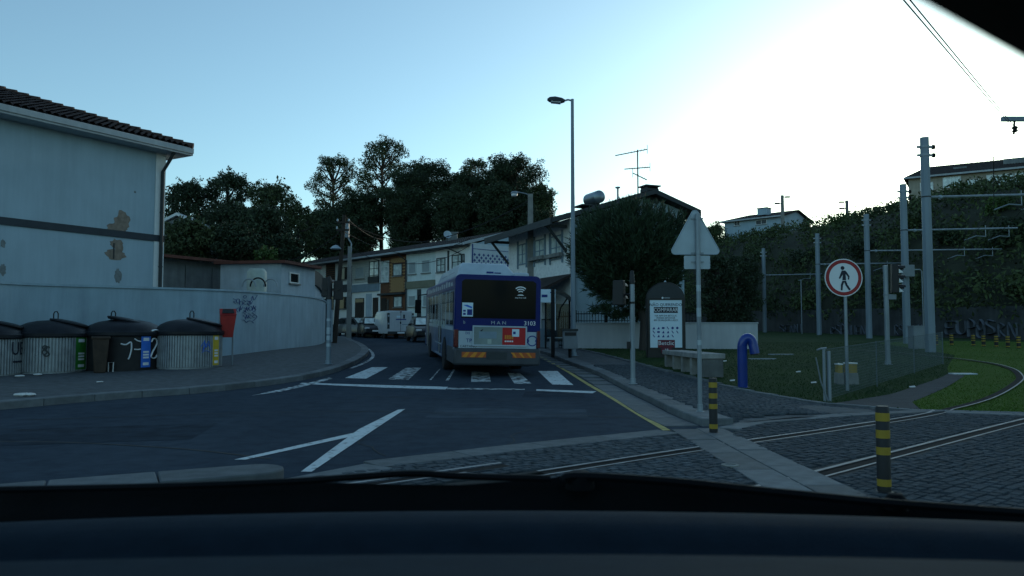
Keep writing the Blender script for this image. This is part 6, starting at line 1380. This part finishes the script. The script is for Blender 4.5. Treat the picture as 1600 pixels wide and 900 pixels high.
letters('fleet_number', '3103', .17, 'white_print', bus, (.9, -.002, 1.5)); letters('lettering', 'TP', .15, 'ink_blue', bus, (-.79, .01, 1.0)); letters('lettering', 'CAETANO', .085, 'dark_print', bus, (-.8, .01, .845), squash=1.15); letters('lettering', 'M A N', .13, 'sign_back', bus, (.02, -.002, 1.5), squash=1.2); letters('lettering', '(o)', .11, 'ink_blue', bus, (-.83, .01, 1.22))
mb = MB(); c = (.98, 1.02); ri, ro = .12, .15; n = 28
mb.add([(c[0] + q * math.cos(2 * PI * i / n), .008, c[1] + q * math.sin(2 * PI * i / n)) for q in (ro, ri) for i in range(n)], [(i, (i + 1) % n, n + (i + 1) % n, n + i) for i in range(n)])
for s in (-1, 1): mb.add([(c[0] + s * .145 + q * math.cos(2 * PI * i / 16), .0075, c[1] + q * math.sin(2 * PI * i / 16)) for q in (.06, .032) for i in range(16)], [(i, (i + 1) % 16, 16 + (i + 1) % 16, 16 + i) for i in range(16)])
mb.build('ring_emblem', 'ink_blue', bus)
mb = MB(); c = (.62, 2.3)
for r0 in (.075, .135, .195):
    n = 12; a0, a1 = R(48), R(132); mb.add([(c[0] + q * math.cos(a0 + (a1 - a0) * i / n), -.0085, c[1] + q * math.sin(a0 + (a1 - a0) * i / n)) for q in (r0 + .03, r0) for i in range(n + 1)], [(i, i + 1, n + 2 + i, n + 1 + i) for i in range(n)])
mb.add([(c[0] - .1, -.0085, c[1] - .03), (c[0] + .1, -.0085, c[1] - .03), (c[0] + .05, -.0085, c[1] - .0), (c[0] - .05, -.0085, c[1] - .0)][::1], [(0, 1, 2, 3)]); mb.build('wireless_emblem', 'white_print', rw); letters('lettering', 'stcp free wifi', .06, 'white_print', rw, (.62, -.008, 2.21))
st = bb('window_sticker', 'ad_white', (-1.0, -.7, -.012, -.0062, 1.66, 2.04), parent=rw); bb('print_block', 'ink_blue', (-.86, -.72, -.014, -.0122, 1.7, 1.86), (-.97, -.9, -.014, -.0122, 1.7, 1.76), (-.97, -.9, -.014, -.0122, 1.79, 1.84), parent=st); mb = MB(); mb.prism([(-.97, -.014, 1.97), (-.9, -.014, 1.94), (-.73, -.014, 1.88), (-.73, -.014, 1.93), (-.86, -.014, 1.98)], (0, .001, 0)); mb.build('print_block', 'blue_label', st)
letters('access_symbol', 'b', .12, 'sign_back', bus, (-.93, -.002, 1.5))
pod = MB(); pod.add([(-HW_ + .12, .9, ZT - .03), (.72, .9, ZT - .03), (.72, 7.5, ZT - .03), (-HW_ + .12, 7.5, ZT - .03), (-HW_ + .3, 1.25, ZT + .4), (.4, 1.25, ZT + .4), (.4, 7.3, ZT + .4), (-HW_ + .3, 7.3, ZT + .4)], [(3, 2, 1, 0), (4, 5, 6, 7), (0, 1, 5, 4), (1, 2, 6, 5), (2, 3, 7, 6), (3, 0, 4, 7)]); pod.build('roof_pod', 'bus_white', bus, bev=.05)
bb('roof_unit', 'bus_white', (.55, .98, .6, 3.0, ZT - .02, ZT + .12), bev=.05); bb('pod_logo', 'ink_blue', (-.2, .0, .99, 1.0, ZT + .1, ZT + .15), (.03, .22, .99, 1.0, ZT + .1, ZT + .13))
for k in range(2): mb = MB(); yy = 2.2 + k * 2.2; mb.prism([(-HW_ + .115 + .09, yy, ZT + .15), (-HW_ + .115 + .09, yy + 1.8, ZT + .15), (-HW_ + .285, yy + 1.8, ZT + .3), (-HW_ + .285, yy, ZT + .3)], (-.012, 0, 0)); mb.build('pod_vent', 'bus_blue', bus)
# left and right flanks
for s in (-1, 1):
    xf = s * (HW_ - .028)
    def flank(name, m, y0, y1, z0, z1, out=.012, parent=bus): return bb(name, m, (min(xf, xf + s * out), max(xf, xf + s * out), y0, y1, z0, z1), parent=parent)
    yw = [(.6, 1.5), (1.62, 2.6), (2.75, 4.1), (5.3, 6.6), (6.75, 8.0), (8.15, 9.3)]
    for y0, y1 in yw:
        o = flank('side_window', 'glass', y0, y1, 1.42, 2.36, .016); flank('window_vent', 'glass_dull', y0 + .03, y1 - .03, 2.08, 2.33, .022, o); flank('window_bar', 'trim_dark', y0, y1, 2.05, 2.075, .024, o)
    for y0, y1 in ((4.2, 5.2), (9.5, 10.6)): o = flank('door', 'glass_dull', y0, y1, .45, 2.4, .018); flank('door_leaf_frame', 'bus_white', (y0 + y1) / 2 - .03, (y0 + y1) / 2 + .03, .45, 2.4, .026, o)
    for y0, y1 in ((1.5, 1.62), (2.6, 2.75), (4.1, 4.2), (5.2, 5.3), (6.6, 6.75), (8.0, 8.15)): flank('pillar', 'bus_white', y0, y1, 1.4, 2.4, .02)
    flank('waist_band', 'bus_white', .345, 10.9, 1.26, 1.38, .014); flank('skirt_panel', 'bus_bumper', .5, 2.1, .36, .8, .016); flank('skirt_panel', 'bus_silver', 3.7, 8.0, .36, .8, .016)
    flank('panel_trim', 'bus_white', 3.9, 6.5, .74, .78, .022); flank('panel_trim', 'bus_white', 3.9, 6.5, .4, .44, .022)
    for k in range(6): flank('seat_shape', 'pale_label', 3.0 + k * .95, 3.3 + k * .95, 1.32, 1.5, .03)
    for yc in (2.9, 8.7):
        mb = MB(); mb.prism([(xf + s * .018, yc + .62 * math.cos(PI * q / 14), .4 + .62 * math.sin(PI * q / 14)) for q in range(15)], (s * .006, 0, 0)); mb.build('wheel_arch', 'rubber', bus); wheel(bus, s * (HW_ - .14), yc, .48, .3)
for s in (-1, 1):
    mb = MB(); mb.tube([(s * HW_, BLEN - .3, 2.55), (s * (HW_ + .3), BLEN + .1, 2.5), (s * (HW_ + .32), BLEN + .1, 2.3)], .025, 6); a_ = mb.build('mirror_arm', 'iron', bus); bb('mirror', 'black_plastic', (s * (HW_ + .32) - .13, s * (HW_ + .32) + .13, BLEN, BLEN + .12, 1.75, 2.32), parent=a_, bev=.04)
bb('front_panel', 'bus_blue', (-HW_ + .02, HW_ - .02, BLEN - .05, BLEN + .12, .4, ZT - .1), bev=.08)

def loft(secs, nprof):
    """sections (y, list of (x,z)) joined into a closed hull"""
    mb = MB(); vs = [(x, y, z) for y, pr in secs for x, z in pr]; m = nprof
    mb.add(vs, [(i * m + k, i * m + (k + 1) % m, (i + 1) * m + (k + 1) % m, (i + 1) * m + k) for i in range(len(secs) - 1) for k in range(m)] + [tuple(range(m)), tuple(range((len(secs) - 1) * m, len(secs) * m))]); return mb
def car_section(w, zb, zt, wt): return [(-w, zb), (w, zb), (w * 1.02, (zb + zt) / 2), (wt, zt), (-wt, zt), (-w * 1.02, (zb + zt) / 2)]
def car(name, label, cat, loc, rz, paint, van=False, front_lamps=True):
    t = thing(name, label, cat, loc, rz, 'vehicles parked by the terrace'); W = .86 if not van else .95
    if van:
        secs = [(0, car_section(W - .02, .4, 1.93, W - .14)), (.08, car_section(W, .35, 1.97, W - .12)), (3.2, car_section(W, .35, 1.97, W - .12)), (3.5, car_section(W, .35, 1.9, W - .14)), (4.15, car_section(W, .35, 1.15, W - .1)), (4.7, car_section(W - .05, .35, .95, W - .12)), (4.85, car_section(W - .12, .4, .8, W - .18))]; L = 4.85; ax = (.95, 3.95); r = .33
    else:
        secs = [(0, car_section(W - .12, .4, .8, W - .16)), (.1, car_section(W - .04, .3, .98, W - .1)), (.5, car_section(W, .25, 1.0, W - .06)), (2.9, car_section(W, .25, .96, W - .06)), (3.8, car_section(W - .03, .25, .8, W - .1)), (4.05, car_section(W - .14, .35, .62, W - .2))]; L = 4.05; ax = (.72, 3.2); r = .31
    loft(secs, 6).build('body', paint, t, bev=.03, angle=50)
    if not van:
        cs = [(.2, .98, .99), (.55, 1.38, .68), (.9, 1.46, .64), (1.9, 1.47, .64), (2.3, 1.4, .66), (3.0, .96, .76)]
        hull = [(y, [(-W + .1, .9), (W - .1, .9), (W - .12, .95), ((W - .3) if z > 1.2 else W - .14, z), (-(W - .3) if z > 1.2 else -W + .14, z), (-W + .12, .95)]) for y, z, _ in cs]; cb = loft(hull, 6).build('cabin', paint, t, angle=50)
        a, b2 = W - .2, W - .33; mb = MB(); mb.prism([(-a, 2.99, 1.0), (a, 2.99, 1.0), (b2, 2.36, 1.4), (-b2, 2.36, 1.4)], (0, .02, .02)); mb.build('windscreen', 'painted_sky_glass', cb)
        mb = MB(); mb.prism([(-a, .2, 1.02), (a, .2, 1.02), (b2, .52, 1.36), (-b2, .52, 1.36)], (0, -.02, .015)); mb.build('rear_window', 'glass', cb)
        for s in (-1, 1):
            for y0, y1, y2, y3 in ((.55, 1.45, 1.45, .8), (1.55, 2.75, 2.25, 1.55)): mb = MB(); mb.prism([(s * (W - .115), y0, 1.0), (s * (W - .115), y1, 1.0), (s * (W - .275), y2, 1.37), (s * (W - .275), y3, 1.37)], (s * .012, 0, .006)); mb.build('side_window', 'glass', cb)
            mb = MB(); mb.box(s * .62 - .17, s * .62 + .17, 3.82, 4.03, .6, .74); mb.build('headlight', 'headlamp', t, bev=.03); mb = MB(); mb.box(s * .68 - .12, s * .68 + .12, -.02, .1, .75, .92); mb.build('tail_light', 'lamp_red', t, bev=.02)
            mb = MB(); mb.box(s * (W + .09) - .09, s * (W + .09) + .09, 2.5, 2.6, .95, 1.07); mb.build('wing_mirror', paint, t, bev=.02)
        mb = MB(); mb.box(-.26, .26, 4.06, 4.075, .42, .53); mb.build('number_plate', 'white_print', t); mb = MB(); mb.box(-.5, .5, 4.0, 4.07, .3, .4); mb.build('grille', 'iron', t)
    else:
        mb = MB(); mb.prism([(-.72, 4.1, 1.2), (.72, 4.1, 1.2), (.68, 3.56, 1.84), (-.68, 3.56, 1.84)], (0, .03, .02)); mb.build('windscreen', 'glass', t)
        for s in (-1, 1):
            mb = MB(); mb.prism([(s * (W - .01), 2.75, 1.15), (s * (W - .01), 3.85, 1.15), (s * (W - .1), 3.5, 1.72), (s * (W - .1), 2.75, 1.72)], (s * .02, 0, .004)); mb.build('side_window', 'glass', t)
            mb = MB(); mb.box(s * (W - .07) - .075, s * (W - .07) + .075, -.02, .1, .7, 1.8); tl = mb.build('light_column', 'trim_dark', t)
            for zz in (1.0, 1.55): mb = MB(); mb.box(s * (W - .07) - .06, s * (W - .07) + .06, -.035, -.021, zz, zz + .12); mb.build('tail_light', 'sign_back', tl)
        mb = MB(); mb.box(-.012, .012, -.012, .05, .5, 1.9); mb.build('door_gap', 'iron', t); mb = MB(); mb.box(-W + .02, W - .02, -.1, .1, .33, .52); mb.build('rear_bumper', 'trim_dark', t, bev=.03)
        for x0, z0, w_, h_, m in ((-.35, 1.32, .75, .07, 'ink_blue'), (.18, 1.42, .12, .28, 'dark_print'), (-.3, 1.48, .3, .14, 'ad_white'), (.1, .98, .5, .05, 'band_blue'), (-.06, 1.05, .1, .14, 'dark_print')): mb = MB(); mb.box(x0, x0 + w_, -.006, .02, z0, z0 + h_); mb.build('print_block', m, t)
        mb = MB(); mb.box(-.08, .08, -.01, .05, 1.86, 1.92); mb.build('brake_light', 'lamp_red', t); mb = MB(); mb.box(-.26, .26, -.112, -.101, .37, .48); mb.build('number_plate', 'white_print', t)
    for y in ax:
        for s in (-1, 1): wheel(t, s * (W - .1), y, r, .2)
    return t
def gp(px, d): return Vector((PX(px, d), d, g(d)))
car('parked_van', 'white panel van parked by the ochre house with its rear towards the street', 'van', gp(626, 54), R(25), 'van_white', True)
car('parked_car', 'dark parked car facing the street with pale windscreen, next to the white van', 'car', gp(573, 59.5), R(200), 'car_dark')
car('parked_car', 'dark hatchback parked behind the traffic light post', 'car', gp(531, 61), R(232), 'car_grey')
car('parked_car', 'dark car mostly hidden between the white van and the bus', 'car', gp(654, 49.5), R(196), 'car_dark')
car('parked_car', 'black car between the hatchback and the car with the pale windscreen', 'car', gp(550, 62), R(218), 'car_dark')

# ================================================================== THE CAR WE SIT IN
own = thing('car', 'dark interior of the car one looks out of, with dashboard and sun visor', 'car', (0, 0, 0))
def zr(py, y): return PZ(py, y)
def strip(name, prof_, m, x0=-1.0, x1=1.0, n=24, sag=.02, bev=0):
    mb = MB(); k = len(prof_)
    for i in range(n + 1):
        x = x0 + (x1 - x0) * i / n; q = sag * (x * x)
        for y, z in prof_: mb.v.append((x, y - q * 3, z - q))
    for i in range(n):
        for j in range(k - 1): mb.f.append((i * k + j, i * k + j + 1, (i + 1) * k + j + 1, (i + 1) * k + j)); mb.mi.append(0)
    return mb.build(name, m, own, angle=60)
# near roll of the dashboard, the hollow behind it, the rear lip
strip('dashboard', [(.3, .85), (.36, 1.1), (.41, zr(908, .41)), (.44, zr(897, .44)), (.48, zr(890, .48)), (.53, zr(876, .53)), (.57, zr(867, .57)), (.59, zr(866, .59)), (.6, zr(872, .6)), (.62, zr(900, .62)), (.7, zr(925, .7)), (.88, zr(890, .88)),
                    (.915, zr(868, .915)), (.928, zr(850, .928)), (.942, zr(832, .942)), (.958, zr(818, .958)), (.98, zr(806, .98)), (1.005, zr(800, 1.005)), (1.035, zr(798, 1.035)), (1.05, zr(803, 1.05)), (1.06, zr(830, 1.06))], 'dash')
mb = MB(); yv = 1.2
top = [(-60, 769), (80, 768), (200, 766), (330, 760), (430, 756), (520, 754), (620, 757), (720, 758), (800, 752), (868, 746), (884, 740), (905, 738), (940, 741), (1050, 747), (1130, 757), (1200, 766), (1300, 776), (1400, 786), (1500, 794), (1660, 802)]
vs = []
for px, py in top:
    a = P(px, py, yv); vs += [a, a + Vector((0, .05, -.012)), Vector((a.x, yv + .1, a.z - .12)), Vector((a.x, yv - .02, a.z - .09))]
n = len(top); mb.add(vs, [(4 * i + k, 4 * i + (k + 1) % 4, 4 * i + 4 + (k + 1) % 4, 4 * i + 4 + k) for i in range(n - 1) for k in range(4)] + [(0, 1, 2, 3), (4 * n - 4, 4 * n - 3, 4 * n - 2, 4 * n - 1)]); mb.build('cowl', 'black_plastic', own)
mb = MB(); mb.tube(curve([P(-40, 766, 1.17), P(250, 760, 1.17), P(440, 753, 1.17), P(560, 745, 1.17), P(650, 740, 1.17), P(720, 744, 1.17), P(860, 748, 1.17)], 6), .0055, 6); wa = mb.build('wiper', 'black_plastic', own); mb = MB(); mb.tube(curve([P(880, 752, 1.165), P(900, 744, 1.165), P(1040, 752, 1.165), P(1200, 768, 1.165), P(1400, 787, 1.165), P(1640, 804, 1.165)], 6), .007, 6); wb = mb.build('wiper', 'black_plastic', own)
mb = MB(); c = P(906, 742, 1.18); mb.lathe([(.022, -.02), (.022, .0), (.012, .006), (0, .007)], c, 14); mb.build('pivot_cap', 'black_plastic', wb)
mb = MB(); c = P(1400, 786, 1.19); mb.lathe([(.017, -.01), (.016, .006), (.01, .014), (0, .016)], c, 14); mb.build('washer_jet', 'black_plastic', own)
mb = MB(); mb.add([(-.8, 1.3, 1.02), (.8, 1.3, 1.02), (.78, 2.1, .8), (-.78, 2.1, .8), (-.78, 1.3, .7), (.78, 1.3, .7), (.72, 2.2, .5), (-.72, 2.2, .5)], [(0, 1, 2, 3), (4, 7, 6, 5), (0, 4, 5, 1), (1, 5, 6, 2), (2, 6, 7, 3), (3, 7, 4, 0)]); mb.build('bonnet', 'car_dark', own, bev=.03)
mb = MB(); mb.add([(-.85, 1.15, 1.14), (.85, 1.15, 1.14), (.66, .33, 1.585), (-.66, .33, 1.585)], [(0, 1, 2, 3)]); mb.build('windscreen', 'windscreen_glass', own)
mb = MB(); mb.box(-.66, .66, -1.6, .32, 1.585, 1.62); mb.build('roof', 'car_lining', own, bev=.01)
for s in (-1, 1):
    mb = MB(); mb.tube([(s * .88, 1.08, 1.08), (s * .7, .3, 1.6)], .035, 8); mb.build('windscreen_pillar', 'car_lining', own)
    mb = MB(); mb.box(min(s * .86, s * .8), max(s * .86, s * .8), -1.4, .95, .45, 1.08); mb.build('door', 'car_lining', own, bev=.02)
# sun visor hanging down at the top right
yv = .2; a, b_ = P(1522, -4, yv), P(1640, 62, yv); u_ = (b_ - a); nn = Vector((.3, 0, .42)).normalized()
e1 = a - u_ * .6; e2 = b_ + u_ * .5
mb = MB(); mb.prism([e1, e2, e2 + Vector((.02, 0, .16)), e1 + Vector((.12, 0, .06))], (0, -.02, .006)); mb.build('sun_visor', 'car_lining', own, bev=.008)
